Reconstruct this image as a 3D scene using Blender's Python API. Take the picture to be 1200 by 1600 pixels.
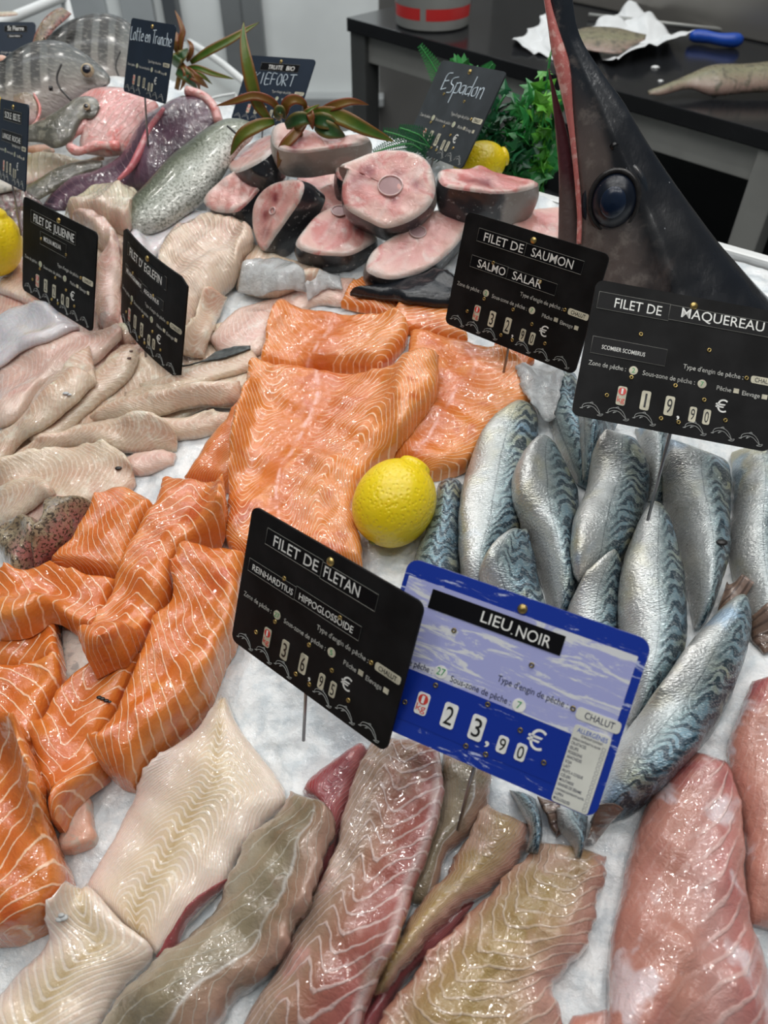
import bpy, bmesh, math, random
import numpy as np
from mathutils import Vector, Matrix, Euler

random.seed(7); RNG = np.random.default_rng(7)
for o in list(bpy.data.objects): bpy.data.objects.remove(o)
SC = bpy.context.scene; COL = SC.collection

# ---------------------------------------------------------------- camera, light, exposure
CAM = np.array([0.0, 0.0, 0.44]); PITCH = math.radians(45); FPX = 1200.0
cd = bpy.data.cameras.new('camera'); cam = bpy.data.objects.new('camera', cd); COL.objects.link(cam)
cam.location = CAM; cam.rotation_euler = (PITCH, 0, 0)
cd.sensor_fit = 'HORIZONTAL'; cd.sensor_width = 36; cd.lens = 36 * FPX / 1200; cd.clip_start = .01
cd.dof.use_dof = True; cd.dof.focus_distance = 0.56; cd.dof.aperture_fstop = 13.0
SC.camera = cam
W_ = bpy.data.worlds.new('shop_air'); SC.world = W_; W_.use_nodes = True
W_.node_tree.nodes['Background'].inputs[0].default_value = (.86, .95, 1, 1)
W_.node_tree.nodes['Background'].inputs[1].default_value = .14
SC.view_settings.view_transform = 'Standard'; SC.view_settings.look = 'None'
SC.view_settings.exposure = -0.42; SC.view_settings.gamma = 1; SC.view_settings.use_curve_mapping = False

def lamp(name, loc, target, size, power, col=(1, .97, .92), sy=None):
    l = bpy.data.lights.new(name, 'AREA'); l.shape = 'RECTANGLE' if sy else 'DISK'; l.size = size
    if sy: l.size_y = sy
    l.energy = power; l.color = col
    o = bpy.data.objects.new(name, l); COL.objects.link(o); o.location = loc
    o.rotation_euler = (Vector(target) - Vector(loc)).to_track_quat('-Z', 'Y').to_euler()
    o['label'] = 'ceiling lamp over the counter or added fill on the back wall'; return o
# track spotlights over the counter and long ceiling tubes, then an added wall fill
for i in range(5):
    for j in range(5):
        x, y = -1.1 + .55 * i + .12 * ((j * 7 + i * 3) % 3 - 1), -.25 + .55 * j + .1 * ((i * 5 + j) % 3 - 1)
        lamp('ceiling_spotlight', (x, y, 1.9), (x * .4, y * .5 + .2, 0), .07, 2.3)
for y, p in ((-.35, 5), (.75, 7), (1.8, 7), (2.75, 9)):
    lamp('tube_or_fill_light', (.1, y, 2.0), (.1, y * .75 + .15, 0), 2.4, p, (.93, .97, 1), .07)
lamp('tube_or_fill_light', (-.5, 2.1, 1.6), (-.5, 3.3, 1.2), 1.4, 34, (.92, .97, 1), .2)  # added unseen fill lamp, aimed at the back wall to brighten it

# ---------------------------------------------------------------- helpers
CP, SP = math.cos(PITCH), math.sin(PITCH)
def rays(p):
    p = np.atleast_2d(np.asarray(p, float)); x = (p[:, 0] - 600) / FPX; y = -(p[:, 1] - 800) / FPX
    return np.stack([x, y * CP + SP, y * SP - CP], 1)
GX0, GY0, GR, GNX, GNY = -1.5, -.4, .005, 600, 520
gx = GX0 + GR * np.arange(GNX); gy = GY0 + GR * np.arange(GNY)
def zbase(x, y):
    d = .6 * x + .8 * y
    z = .2 * (d - .3)
    z = z + .035 * np.exp(-((x + .42) ** 2 / .045 + (y - 1.15) ** 2 / .05))       # ice heaped under the whole fish at the back
    z = z + .03 * np.exp(-((x - .02) ** 2 / .04 + (y - .9) ** 2 / .018))            # and under the steaks
    return z
def wob(x, y, s, k=0):
    return (np.sin(x * s * 1.0 + 1.3 + k) * np.cos(y * s * 1.13 + .4 - k) + .6 * np.sin((x * .7 + y) * s * 1.9 + 2.1 * k)
            + .4 * np.cos((x - y * .8) * s * 3.1 + 1.7 + k)) / 2
_lat = RNG.uniform(-1, 1, (256, 256))
def vn(x, y, s, k=0):
    """smooth value noise"""
    a = x * s + 37.7 * k + 500; b = y * s + 91.3 * k + 500; i = np.floor(a).astype(int); j = np.floor(b).astype(int); a = a - i; b = b - j
    a = a * a * (3 - 2 * a); b = b * b * (3 - 2 * b); g = lambda p, q: _lat[p % 256, q % 256]
    return g(i, j) * (1 - a) * (1 - b) + g(i + 1, j) * a * (1 - b) + g(i, j + 1) * (1 - a) * b + g(i + 1, j + 1) * a * b
XX, YY = np.meshgrid(gx, gy, indexing='ij')
def ice_z(x, y):
    return (zbase(x, y) + .0045 * vn(x, y, 17, 1) + .0025 * vn(x, y, 42, 2) + .0018 * vn(x, y, 95, 3))
ICE = ice_z(XX, YY); H = ICE.copy()
def sm_interp(v, pts, w=.09):
    g = np.linspace(-1.5, 1.5, 601); q = np.interp(g, *zip(*pts)); k = np.exp(-(np.linspace(-.45, .45, 181) / w) ** 2); k /= k.sum()
    return np.interp(v, g, np.convolve(np.pad(q, 90, mode='edge'), k, 'valid'))
def samp(G, x, y):
    fx = np.clip((x - GX0) / GR, 0, GNX - 1.001); fy = np.clip((y - GY0) / GR, 0, GNY - 1.001)
    i = fx.astype(int); j = fy.astype(int); a = fx - i; b = fy - j
    return (G[i, j] * (1 - a) * (1 - b) + G[i + 1, j] * a * (1 - b) + G[i, j + 1] * (1 - a) * b + G[i + 1, j + 1] * a * b)
def blur(G, n):
    for _ in range(n):
        P = np.pad(G, 1, mode='edge'); G = (P[:-2, 1:-1] + P[2:, 1:-1] + P[1:-1, :-2] + P[1:-1, 2:] + P[1:-1, 1:-1]) / 5
    return G
def splat(x, y, z):
    i = np.clip(((x - GX0) / GR + .5).astype(int), 1, GNX - 2); j = np.clip(((y - GY0) / GR + .5).astype(int), 1, GNY - 2)
    np.maximum.at(H, (i, j), z)
def on_surface(px, off=0., G=None):
    d = rays(px); G = H if G is None else G; z = np.zeros(len(d))
    for k in range(40):
        t = (z - CAM[2]) / d[:, 2]; x = d[:, 0] * t; y = d[:, 1] * t
        z = .6 * z + .4 * (samp(G, x, y) + off)
    t = (z - CAM[2]) / d[:, 2]
    return CAM + d * t[:, None]
def on_z(px, z):
    d = rays(px); t = (z - CAM[2]) / d[:, 2]; return CAM + d * t[:, None]
def on_plane(px, p0, n):
    d = rays(px); n = np.asarray(n, float); t = ((np.asarray(p0) - CAM) @ n) / (d @ n); return CAM + d * t[:, None]
def at_depth(px, py, dep):
    return CAM + rays([(px, py)])[0] * dep
def cr(pts, n, closed=False):
    """catmull-rom resample, even in arc length"""
    P = np.asarray(pts, float)
    if len(P) == 2: 
        t = np.linspace(0, 1, n)[:, None]; return P[0] * (1 - t) + P[1] * t
    Q = np.vstack([P[-1:], P, P[:2]]) if closed else np.vstack([2 * P[:1] - P[1:2], P, 2 * P[-1:] - P[-2:-1]])
    out = []
    for i in range(len(Q) - 3):
        a, b, c, d = Q[i:i + 4]; t = np.linspace(0, 1, 24, endpoint=False)[:, None]
        out.append(.5 * ((2 * b) + (-a + c) * t + (2 * a - 5 * b + 4 * c - d) * t ** 2 + (-a + 3 * b - 3 * c + d) * t ** 3))
    out = np.vstack(out + [Q[-2:-1]]); L = np.r_[0, np.cumsum(np.linalg.norm(np.diff(out[:, :2], axis=0), axis=1))]
    s = np.linspace(0, L[-1], n, endpoint=not closed)
    return np.stack([np.interp(s, L, out[:, k]) for k in range(out.shape[1])], 1)
def tag(o, label=None, cat=None, group=None, kind=None):
    if label: o['label'] = label
    if cat: o['category'] = cat
    if group: o['group'] = group
    if kind: o['kind'] = kind
    return o
def mesh_obj(name, V, F, mat, parent=None, smooth=True, attrs=None, origin=None, sharp=None):
    V = np.asarray(V, float)
    c = np.zeros(3) if parent is not None and origin is None else (np.array([V[:, 0].mean(), V[:, 1].mean(), V[:, 2].min()]) if origin is None else np.asarray(origin, float))
    me = bpy.data.meshes.new(name); me.from_pydata((V - c).tolist(), [], [tuple(int(q) for q in f) for f in F]); me.update()
    if smooth: me.polygons.foreach_set('use_smooth', [True] * len(me.polygons))
    for k, a in (attrs or {}).items():
        at = me.attributes.new(k, 'FLOAT', 'POINT'); at.data.foreach_set('value', np.asarray(a, float))
    bm = bmesh.new(); bm.from_mesh(me); bmesh.ops.recalc_face_normals(bm, faces=bm.faces)
    if sharp is not None:
        for e in bm.edges:
            if len(e.link_faces) == 2 and e.calc_face_angle(0) > sharp: e.smooth = False
    bm.to_mesh(me); bm.free()
    o = bpy.data.objects.new(name, me); COL.objects.link(o); o.location = c
    if mat: me.materials.append(mat)
    if parent is not None: 
        o.parent = parent
        if origin is None: o.location = -np.array(parent_world(parent))
    return o
def parent_world(p):
    v = Vector(p.location); q = p.parent
    while q: v = v + Vector(q.location); q = q.parent
    return np.array(v)
def empty(name, loc, rot=(0, 0, 0)):
    o = bpy.data.objects.new(name, None); COL.objects.link(o); o.location = loc; o.rotation_euler = rot; o.empty_display_size = .02; return o
class MB:
    """collects shapes into one mesh"""
    def __init__(s): s.V = []; s.F = []
    def add(s, V, F):
        n = sum(len(v) for v in s.V); s.V.append(np.asarray(V, float)); s.F += [tuple(i + n for i in f) for f in F]; return s
    def box(s, lo, hi, M=None, bev=0):
        lo = np.array(lo, float); hi = np.array(hi, float)
        bm = bmesh.new(); bmesh.ops.create_cube(bm, size=1)
        for v in bm.verts: v.co = Vector((lo + (np.array(v.co) + .5) * (hi - lo)))
        if bev: bmesh.ops.bevel(bm, geom=bm.edges[:], offset=bev, segments=2, affect='EDGES', profile=.6)
        V = np.array([v.co[:] for v in bm.verts]); bm.verts.index_update(); F = [[v.index for v in f.verts] for f in bm.faces]; bm.free()
        if M is not None: V = np.array([(M @ Vector(v))[:] for v in V])
        return s.add(V, F)
    def tube(s, pts, r, n=10, cap=True):
        P = np.asarray(pts, float); m = len(P); r = np.broadcast_to(np.asarray(r, float), (m,))
        T = np.gradient(P, axis=0); T /= np.linalg.norm(T, axis=1)[:, None] + 1e-12
        a = np.array([0, 0, 1.]) if abs(T[0][2]) < .9 else np.array([1., 0, 0])
        V = []
        for i in range(m):
            x = np.cross(T[i], a); x /= np.linalg.norm(x); y = np.cross(T[i], x); a = np.cross(x, T[i])
            th = np.linspace(0, 2 * np.pi, n, endpoint=False)
            V.append(P[i] + r[i] * (np.cos(th)[:, None] * x + np.sin(th)[:, None] * y))
        F = [(i * n + j, i * n + (j + 1) % n, (i + 1) * n + (j + 1) % n, (i + 1) * n + j) for i in range(m - 1) for j in range(n)]
        if cap: F += [tuple(range(n))[::-1], tuple((m - 1) * n + j for j in range(n))]
        return s.add(np.vstack(V), F)
    def lathe(s, prof, n=40, M=None):
        """profile (r,z) revolved about z"""
        V = []; F = []; th = np.linspace(0, 2 * np.pi, n, endpoint=False); m = len(prof)
        for r, z in prof: V += [(r * math.cos(t), r * math.sin(t), z) for t in th]
        F = [(i * n + j, i * n + (j + 1) % n, (i + 1) * n + (j + 1) % n, (i + 1) * n + j) for i in range(m - 1) for j in range(n)]
        V = np.array(V)
        if M is not None: V = np.array([(M @ Vector(v))[:] for v in V])
        return s.add(V, F)
    def build(s, name, mat, parent=None, smooth=True, **k):
        if not s.V: return None
        return mesh_obj(name, np.vstack(s.V), s.F, mat, parent, smooth, **k)

# ---------------------------------------------------------------- materials
class NT:
    def __init__(s, name):
        s.m = bpy.data.materials.new(name); s.m.use_nodes = True; s.t = s.m.node_tree; s.n = s.t.nodes; s.b = s.n['Principled BSDF']
    def node(s, ty, **k):
        n = s.n.new(ty)
        for a, v in k.items(): setattr(n, a, v)
        return n
    def lk(s, a, b): s.t.links.new(a, b)
    def put(s, sock, v):
        if hasattr(v, 'is_linked'): s.lk(v, sock)
        elif isinstance(v, (tuple, list)) and sock.type == 'RGBA' and len(v) == 3: sock.default_value = (*v, 1)
        else: sock.default_value = v
    def math(s, op, a, b=None, c=None, clamp=False):
        n = s.node('ShaderNodeMath', operation=op, use_clamp=clamp)
        for i, v in enumerate((a, b, c)):
            if v is not None: s.put(n.inputs[i], v)
        return n.outputs[0]
    def mix(s, f, a, b, mode='MIX'):
        n = s.node('ShaderNodeMix', data_type='RGBA', blend_type=mode)
        s.put(n.inputs[0], f); s.put(n.inputs[6], a); s.put(n.inputs[7], b); return n.outputs[2]
    def sstep(s, v, lo, hi, a=0., b=1.):
        n = s.node('ShaderNodeMapRange', interpolation_type='SMOOTHSTEP'); s.put(n.inputs[0], v)
        for i, q in zip((1, 2, 3, 4), (lo, hi, a, b)): s.put(n.inputs[i], q)
        return n.outputs[0]
    def attr(s, name): return s.node('ShaderNodeAttribute', attribute_name=name).outputs['Fac']
    def coord(s): return s.node('ShaderNodeTexCoord').outputs['Object']
    def noise(s, scale, detail=3, rough=.5, vec=None, dist=0, st=None):
        v = vec or s.coord()
        if st: 
            mp = s.node('ShaderNodeMapping'); s.lk(v, mp.inputs[0]); mp.inputs['Scale'].default_value = st[:3]
            if len(st) > 3: mp.inputs['Rotation'].default_value = st[3:6]
            v = mp.outputs[0]
        n = s.node('ShaderNodeTexNoise'); s.lk(v, n.inputs['Vector'])
        n.inputs['Scale'].default_value = scale; n.inputs['Detail'].default_value = detail; n.inputs['Roughness'].default_value = rough; n.inputs['Distortion'].default_value = dist
        return n.outputs['Fac']
    def vor(s, scale, feature='F1'):
        n = s.node('ShaderNodeTexVoronoi', feature=feature); s.lk(s.coord(), n.inputs['Vector']); n.inputs['Scale'].default_value = scale; return n.outputs['Distance']
    def ramp(s, v, stops):
        n = s.node('ShaderNodeValToRGB'); s.put(n.inputs[0], v); e = n.color_ramp.elements
        while len(e) < len(stops): e.new(.5)
        for q, (p, c) in zip(e, sorted(stops, key=lambda q: q[0])): q.position = p; q.color = (*c, 1)
        return n.outputs[0]
    def bump(s, h, dist, strength=1., prev=None):
        n = s.node('ShaderNodeBump'); s.put(n.inputs['Height'], h); n.inputs['Distance'].default_value = dist; n.inputs['Strength'].default_value = strength
        if prev: s.lk(prev, n.inputs['Normal'])
        return n.outputs[0]
    def set(s, **k):
        for a, v in k.items(): s.put(s.b.inputs[a.replace('_', ' ')], v)
        return s
MATS = {}
def plain(name, col, rough=.5, metal=0, spec=.5, var=.08, bscale=0, bdist=0, vs=30, **k):
    if name in MATS: return MATS[name]
    t = NT(name); n = t.noise(vs, 3)
    t.set(Base_Color=t.mix(t.sstep(n, .3, .7), tuple(c * (1 - var) for c in col), tuple(min(1, c * (1 + var)) for c in col)), Roughness=rough, Metallic=metal, Specular_IOR_Level=spec, **k)
    if bscale: t.set(Normal=t.bump(t.noise(bscale, 4), bdist))
    MATS[name] = t.m; return t.m

def flesh(name, ramp, mott=None, mscale=60, mlo=.5, mhi=.7, line=None, lw=.3, ls=.8, warp=.8, wscale=45, rough=.3, sss=.25, sssr=(1, .35, .2),
          bump=.0006, lbump=.0005, fine=.00025, coat=1., m2=None, m2scale=150, m2lo=.55, m2hi=.75, lbreak=.35, spots=None, seam=None, cscale=120, cbump=.0016):
    """wet fish flesh: colour across the fillet (vv), muscle lines (pat, lm), mottling"""
    t = NT(name); vv = t.attr('vv'); pat = t.attr('pat'); lm = t.attr('lm')
    nz = t.noise(wscale, 3); v01 = t.math('MULTIPLY_ADD', t.math('ADD', vv, t.math('MULTIPLY_ADD', nz, .3, -.15)), .5, .5)
    c = t.ramp(v01, ramp)
    if mott: c = t.mix(t.sstep(t.noise(mscale, 4, .6, dist=.4), mlo, mhi), c, mott)
    if m2: c = t.mix(t.sstep(t.noise(m2scale, 3, .6, dist=.3), m2lo, m2hi), c, m2)
    x = t.math('ADD', pat, t.math('MULTIPLY', t.math('SUBTRACT', t.noise(wscale, 4, .55), .5), warp))
    d = t.math('MULTIPLY', t.math('ABSOLUTE', t.math('SUBTRACT', t.math('FRACT', x), .5)), 2)
    msk = t.sstep(d, 1 - lw, 1 - lw * .25)
    msk = t.math('MULTIPLY', msk, t.math('MULTIPLY', lm, t.sstep(t.noise(90, 2), .5 - lbreak, .5, .25, 1)))
    if line: c = t.mix(t.math('MULTIPLY', msk, ls, clamp=True), c, line)
    if seam: c = t.mix(t.math('MULTIPLY', t.attr('seam'), t.sstep(t.noise(110, 3), .42, .55, .1, .95)), c, seam)
    if spots: c = t.mix(t.sstep(t.vor(spots[1]), spots[2], spots[2] * .6), c, spots[0])
    nrm = t.bump(t.noise(110, 4, .6, dist=.6), bump * 1.0)
    if line: nrm = t.bump(msk, lbump, 1, nrm)
    n2 = t.bump(t.noise(420, 3, .6), fine, 1, nrm); n3 = t.bump(t.noise(cscale, 1.5, .5, dist=.6), cbump); n3 = t.bump(t.noise(34, 1), .003, 1, n3)
    t.set(Base_Color=c, Roughness=t.sstep(t.noise(60, 3), .3, .7, rough * .7, rough * 1.4), Specular_IOR_Level=.5, Normal=n2, Coat_Weight=coat, Coat_Roughness=.05, Coat_IOR=1.5, Coat_Normal=n3,
          Subsurface_Weight=sss, Subsurface_Scale=.008)
    t.b.inputs['Subsurface Radius'].default_value = sssr
    return t.m

def drape(name, pairs, T, mat, label, cat, group=None, edge=.35, rr=.012, er=None, spacing=.006, chev=((-1, 0), (1, 0)), lm=((-1, 1), (1, 1)),
          T1=None, wobble=1., smooth_it=25, px=None, parent=None, belly=None, jag=.0005, seam=None, res=.0028, tub=0, kind=None, endT=None, flip=False):
    """a soft slab laid over whatever already lies there: outline pairs (left, right) along its spine"""
    P = np.asarray(pairs, float)
    if px: ox, oy, s = px; P = P / s + np.array([ox, oy, ox, oy])
    C = cr(np.hstack([P[:, :2] * .5 + P[:, 2:] * .5, P]), 60)[:, 2:]
    off = T * .5
    Hs = blur(H, 6)
    L = on_surface(C[:, :2], off, Hs); R = on_surface(C[:, 2:], off, Hs)
    mid = (L + R) / 2; ln = np.linalg.norm(np.diff(mid[:, :2], axis=0), axis=1); S = np.r_[0, np.cumsum(ln)]
    wid = np.linalg.norm((R - L)[:, :2], axis=1)
    nu = int(np.clip(S[-1] / res, 24, 170)); nv = int(np.clip(wid.max() / res, 12, 90))
    u = np.linspace(0, 1, nu); su = u * S[-1]
    u2 = np.interp(su, S, np.linspace(0, 1, 60)) * 59
    Li = np.stack([np.interp(u2, range(60), L[:, k]) for k in range(2)], 1); Ri = np.stack([np.interp(u2, range(60), R[:, k]) for k in range(2)], 1)
    k0 = RNG.uniform(0, 50)
    dirv = (Ri - Li) / (np.linalg.norm(Ri - Li, axis=1)[:, None] + 1e-9)
    j1 = jag * (.6 * np.sin(su * 260 + k0) + .4 * np.sin(su * 790 + 2 * k0) + 1.6 * np.sin(su * 75 + k0)); j2 = jag * (.6 * np.cos(su * 290 - k0) + .4 * np.sin(su * 710 + k0) + 1.6 * np.cos(su * 88 - k0))
    Li = Li + dirv * j1[:, None]; Ri = Ri + dirv * j2[:, None]
    v = np.linspace(-1, 1, nv); v = np.sign(v) * (1 - (1 - np.abs(v)) ** 1.15)
    X = Li[:, None, 0] * (1 - v)[None] / 2 + Ri[:, None, 0] * (1 + v)[None] / 2
    Y = Li[:, None, 1] * (1 - v)[None] / 2 + Ri[:, None, 1] * (1 + v)[None] / 2
    w = np.linalg.norm(Ri - Li, axis=1)[:, None] / 2
    zr = samp(H, X, Y); z = zr.copy()
    for _ in range(smooth_it):
        q = np.pad(z, 1, mode='edge'); zs = (q[:-2, 1:-1] + q[2:, 1:-1] + q[1:-1, :-2] + q[1:-1, 2:]) / 4; z = np.maximum(zr, zs)
    bot = z + .0007
    du = np.minimum(su, S[-1] - su)[:, None]; dv = w * (1 - np.abs(v))[None]
    er = rr if er is None else er
    def prof(d, r): q = np.clip(d / r, 0, 1); return np.sqrt(1 - (1 - q) ** 2)
    e = prof(du, er) * prof(dv, np.minimum(rr, np.maximum(w, 1e-4)))
    Tu = T * (1 if endT is None else np.interp(u, [0, .5, 1], endT)[:, None])
    th = Tu * (edge + (1 - edge) * e)
    if belly: th = th * np.interp(v, *zip(*belly))[None]
    th = th * (1 + .16 * wobble * wob(X, Y, 45, k0) + .08 * wobble * wob(X, Y, 130, k0 + 3))
    if tub: th = th + tub * np.cos(v * np.pi)[None] * e
    # never thinner than a skin, and never a slip of nothing at a pointed end
    th = np.maximum(th, .0015) 
    top = bot + th
    vv = np.broadcast_to(v[None], X.shape); arc = np.broadcast_to(su[:, None], X.shape)
    pat = (arc + sm_interp(v, chev)[None] + .0035 * vn(X, Y, 38, 7)) / spacing + k0
    lmv = np.broadcast_to(np.interp(v, *zip(*lm))[None], X.shape)
    N = nu * nv; idx = np.arange(N).reshape(nu, nv)
    V = np.vstack([np.stack([X, Y, top], -1).reshape(-1, 3), np.stack([X, Y, bot], -1).reshape(-1, 3)])
    F = []
    a = idx[:-1, :-1].ravel(); b = idx[1:, :-1].ravel(); c = idx[1:, 1:].ravel(); d = idx[:-1, 1:].ravel()
    F = list(zip(a, b, c, d)) + list(zip(a + N, d + N, c + N, b + N))
    ring = list(idx[0, :]) + list(idx[1:, -1]) + list(idx[-1, -2::-1]) + list(idx[-2:0:-1, 0])
    for i in range(len(ring)): p, q = ring[i], ring[(i + 1) % len(ring)]; F.append((p, q, q + N, p + N))
    at = dict(vv=np.r_[vv.ravel(), vv.ravel()] * (-1 if flip else 1), pat=np.r_[pat.ravel(), pat.ravel()], lm=np.r_[lmv.ravel(), lmv.ravel()], uu=np.tile(np.broadcast_to(u[:, None], X.shape).ravel(), 2))
    if seam: sv = np.exp(-((v[None] - np.interp(u, [0, 1], seam)[:, None] - .03 * np.sin(su * 40)[:, None]) / .022) ** 2); at['seam'] = np.tile(sv.ravel(), 2)
    splat(X.ravel(), Y.ravel(), top.ravel() )
    o = mesh_obj(name, V, F, mat, parent, attrs=at, sharp=math.radians(60) if edge > .5 else None)
    if label or kind: tag(o, label, cat, group, kind)
    return o

def body(name, pairs, mat, p0=None, n=(0, -.6, .8), thick=.5, back=.6, label=None, cat=None, group=None, parent=None, px=None, spacing=.008, nr=28, nu=60, hh=.02, flat=1., pw=1., attrs=None, wobble=.0, at=None, ridge=None):
    """closed fish body: outline pairs on a tilted plane, elliptic sections front and back"""
    P = np.asarray(pairs, float)
    if px: ox, oy, s = px; P = P / s + np.array([ox, oy, ox, oy])
    C = cr(np.hstack([P[:, :2] * .5 + P[:, 2:] * .5, P]), nu)[:, 2:]
    if p0 is None:
        m = (C[:, :2].mean(0) + C[:, 2:].mean(0)) / 2 if at is None else np.array(at); p0 = on_surface([m], hh, ICE)[0]
    n = np.asarray(n, float); n /= np.linalg.norm(n)
    L = on_plane(C[:, :2], p0, n); R = on_plane(C[:, 2:], p0, n); mid = (L + R) / 2; h = (R - L) / 2; hw = np.linalg.norm(h, axis=1)
    S = np.r_[0, np.cumsum(np.linalg.norm(np.diff(mid, axis=0), axis=1))]
    th = np.linspace(0, 2 * np.pi, nr, endpoint=False); V = []; vv = []; pat = []
    k0 = RNG.uniform(0, 50)
    for i in range(nu):
        Tt = hw[i] * thick; tt = np.where(np.sin(th) > 0, Tt, Tt * back)
        sn = np.sign(np.sin(th)) * np.abs(np.sin(th)) ** pw
        r = 1 + wobble * (np.sin(3 * th + S[i] * 60 + k0) + .6 * np.sin(5 * th - S[i] * 130 + k0))
        if ridge: sn = sn + np.where(np.sin(th) > 0, ridge[1] * np.exp(-((np.cos(th) - ridge[0]) / ridge[2]) ** 2) * np.clip((i / nu - .25) * 3, 0, 1), 0)
        V.append(mid[i] + (np.cos(th) * r)[:, None] * h[i] + (sn * tt * r)[:, None] * n)
        vv.append(np.cos(th)); pat.append(np.full(nr, S[i] / spacing + k0))
    V = np.vstack(V); m = nu
    F = [(i * nr + j, i * nr + (j + 1) % nr, (i + 1) * nr + (j + 1) % nr, (i + 1) * nr + j) for i in range(m - 1) for j in range(nr)]
    F += [tuple(range(nr))[::-1], tuple((m - 1) * nr + j for j in range(nr))]
    uu = np.repeat(np.linspace(0, 1, nu), nr)
    o = mesh_obj(name, V, F, mat, parent, attrs=dict(vv=np.concatenate(vv), pat=np.concatenate(pat), lm=np.ones(len(V)), uu=uu))
    if label: tag(o, label, cat, group)
    o_info = dict(p0=p0, n=n, thick=thick)
    return o, o_info

def rot_align(z, xhint=(1, 0, 0)):
    z = Vector(z).normalized(); x = Vector(xhint); x = (x - x.dot(z) * z).normalized(); y = z.cross(x)
    return Matrix((x, y, z)).transposed()

# ---------------------------------------------------------------- the setting
def struct(o, label=None): o['kind'] = 'structure'; return o
steel = plain('brushed_steel', (.36, .365, .35), .4, .3, bscale=300, bdist=.0001, vs=12)
dsteel = plain('dark_steel', (.10, .105, .105), .45, .3, vs=12)
blackm = plain('black_gloss_worktop', (.012, .013, .015), .16, 0, .5, vs=20)
dark = plain('dark_panel', (.022, .024, .026), .6, vs=8)
whitewall = plain('white_panel', (.78, .81, .80), .45, vs=3)
greytrim = plain('grey_trim', (.24, .255, .26), .45, .3, vs=5)
whitep = plain('white_plastic', (.78, .8, .8), .3, vs=10)
flo = MB().box((-4, -1.5, -.95), (4, 5, -.9)).build('floor', plain('dark_floor', (.05, .05, .05), .5, vs=3), smooth=False); struct(flo)
back_w = MB().box((-4, 3.3, -.9), (-.02, 3.4, 2.4)).build('wall_back', whitewall, smooth=False); struct(back_w)
wr = MB().box((-.02, 3.3, -.9), (4, 3.4, 2.4)).build('wall_right', plain('stainless_wall', (.2, .195, .185), .4, .5, vs=4), smooth=False); struct(wr)
def wallbox(nm, x0, x1, y0, y1, mat, d=.04, yy=3.3):
    p = on_plane([(x0, y0), (x1, y1), ((x0 + x1) / 2, y0), ((x0 + x1) / 2, y1)], (0, yy - d, 0), (0, 1, 0))
    b = MB(); lo = (min(p[0][0], p[1][0]), yy - d, p[3][2]); hi = (max(p[0][0], p[1][0]), yy - .002, p[2][2]); b.box(lo, hi, bev=.006); o = b.build(nm, mat, smooth=False); return struct(o)
wallbox('trim_1', 354, 367, -200, 190, greytrim)
wallbox('trim_2', 386, 397, -200, 190, greytrim, .06)
wallbox('trim_3', 240, 262, -200, 62, plain('dark_grey_post', (.09, .1, .11), .4, vs=5), .08)
wallbox('trim_4', 118, 128, -200, 120, plain('pale_grey_trim', (.42, .45, .46), .4, vs=5), .03)
wallbox('trim_5', 200, 206, -200, 100, plain('pale_grey_trim', (.42, .45, .46), .4, vs=5), .03)
wallbox('baseboard_back', -300, 600, 153, 168, plain('steel_skirting', (.5, .52, .52), .35, .4, vs=6), .07)
wallbox('trim_6', 366, 386, -200, 150, plain('pale_grey_panel', (.66, .69, .7), .35, vs=5), .015)  # paler grey panel between the two grey trims

# counter: body, ice, rear rim
def de(d, e, z): return (.6 * d + .8 * e, .8 * d - .6 * e, z)
dd = np.arange(-.16, .753, .004); ee = np.arange(-1.30, .70, .004); D, E_ = np.meshgrid(dd, ee, indexing='ij')
IX = .6 * D + .8 * E_; IY = .8 * D - .6 * E_; IZ = ice_z(IX, IY)
rg = np.random.default_rng(3)
IZ = IZ + .0012 * vn(IX, IY, 170, 4) + .0008 * np.abs(vn(IX, IY, 90, 5))
n0, n1 = D.shape; idx = np.arange(n0 * n1).reshape(n0, n1)
Fi = list(zip(idx[:-1, :-1].ravel(), idx[1:, :-1].ravel(), idx[1:, 1:].ravel(), idx[:-1, 1:].ravel()))
t = NT('crushed_ice'); nz = t.noise(70, 5, .65); n3 = t.noise(16, 3)
c = t.mix(t.sstep(nz, .35, .6), (.60, .655, .69), (.79, .815, .825)); c = t.mix(t.sstep(n3, .54, .68, 0, .55), c, (.46, .52, .57))
nm = t.bump(t.vor(95), .0009); nm = t.bump(t.noise(200, 3, .6), .0009, 1, nm)
t.set(Base_Color=c, Roughness=.28, Normal=nm, Subsurface_Weight=.3, Subsurface_Scale=.012, Specular_IOR_Level=.5, Coat_Weight=.5, Coat_Roughness=.08, Coat_Normal=nm)
t.b.inputs['Subsurface Radius'].default_value = (.8, .95, 1)
ice = mesh_obj('crushed_ice', np.stack([IX, IY, IZ], -1).reshape(-1, 3), Fi, t.m)
tag(ice, 'bed of white crushed ice under all the fish on the sloping counter', 'ice', kind='stuff')
Mdz = Matrix(((.6, .8, 0, 0), (.8, -.6, 0, 0), (0, 0, 1, 0), (0, 0, 0, 1)))
cn = MB(); cn.box((-.18, -1.32, -.9), (.77, .72, -.14), Mdz)
co = empty('fish_counter', (0, 0, -.9)); tag(co, 'sloping fishmonger counter that carries the bed of ice', 'counter')
cn.build('counter_body', steel, co, smooth=False)
for (d0, d1, nm_) in ((.754, .768, 'rear_rim'),):
    MB().box((d0, -1.32, -.14), (d1, .72, .098), Mdz, .003).build(nm_, whitep, co, smooth=False)

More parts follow.
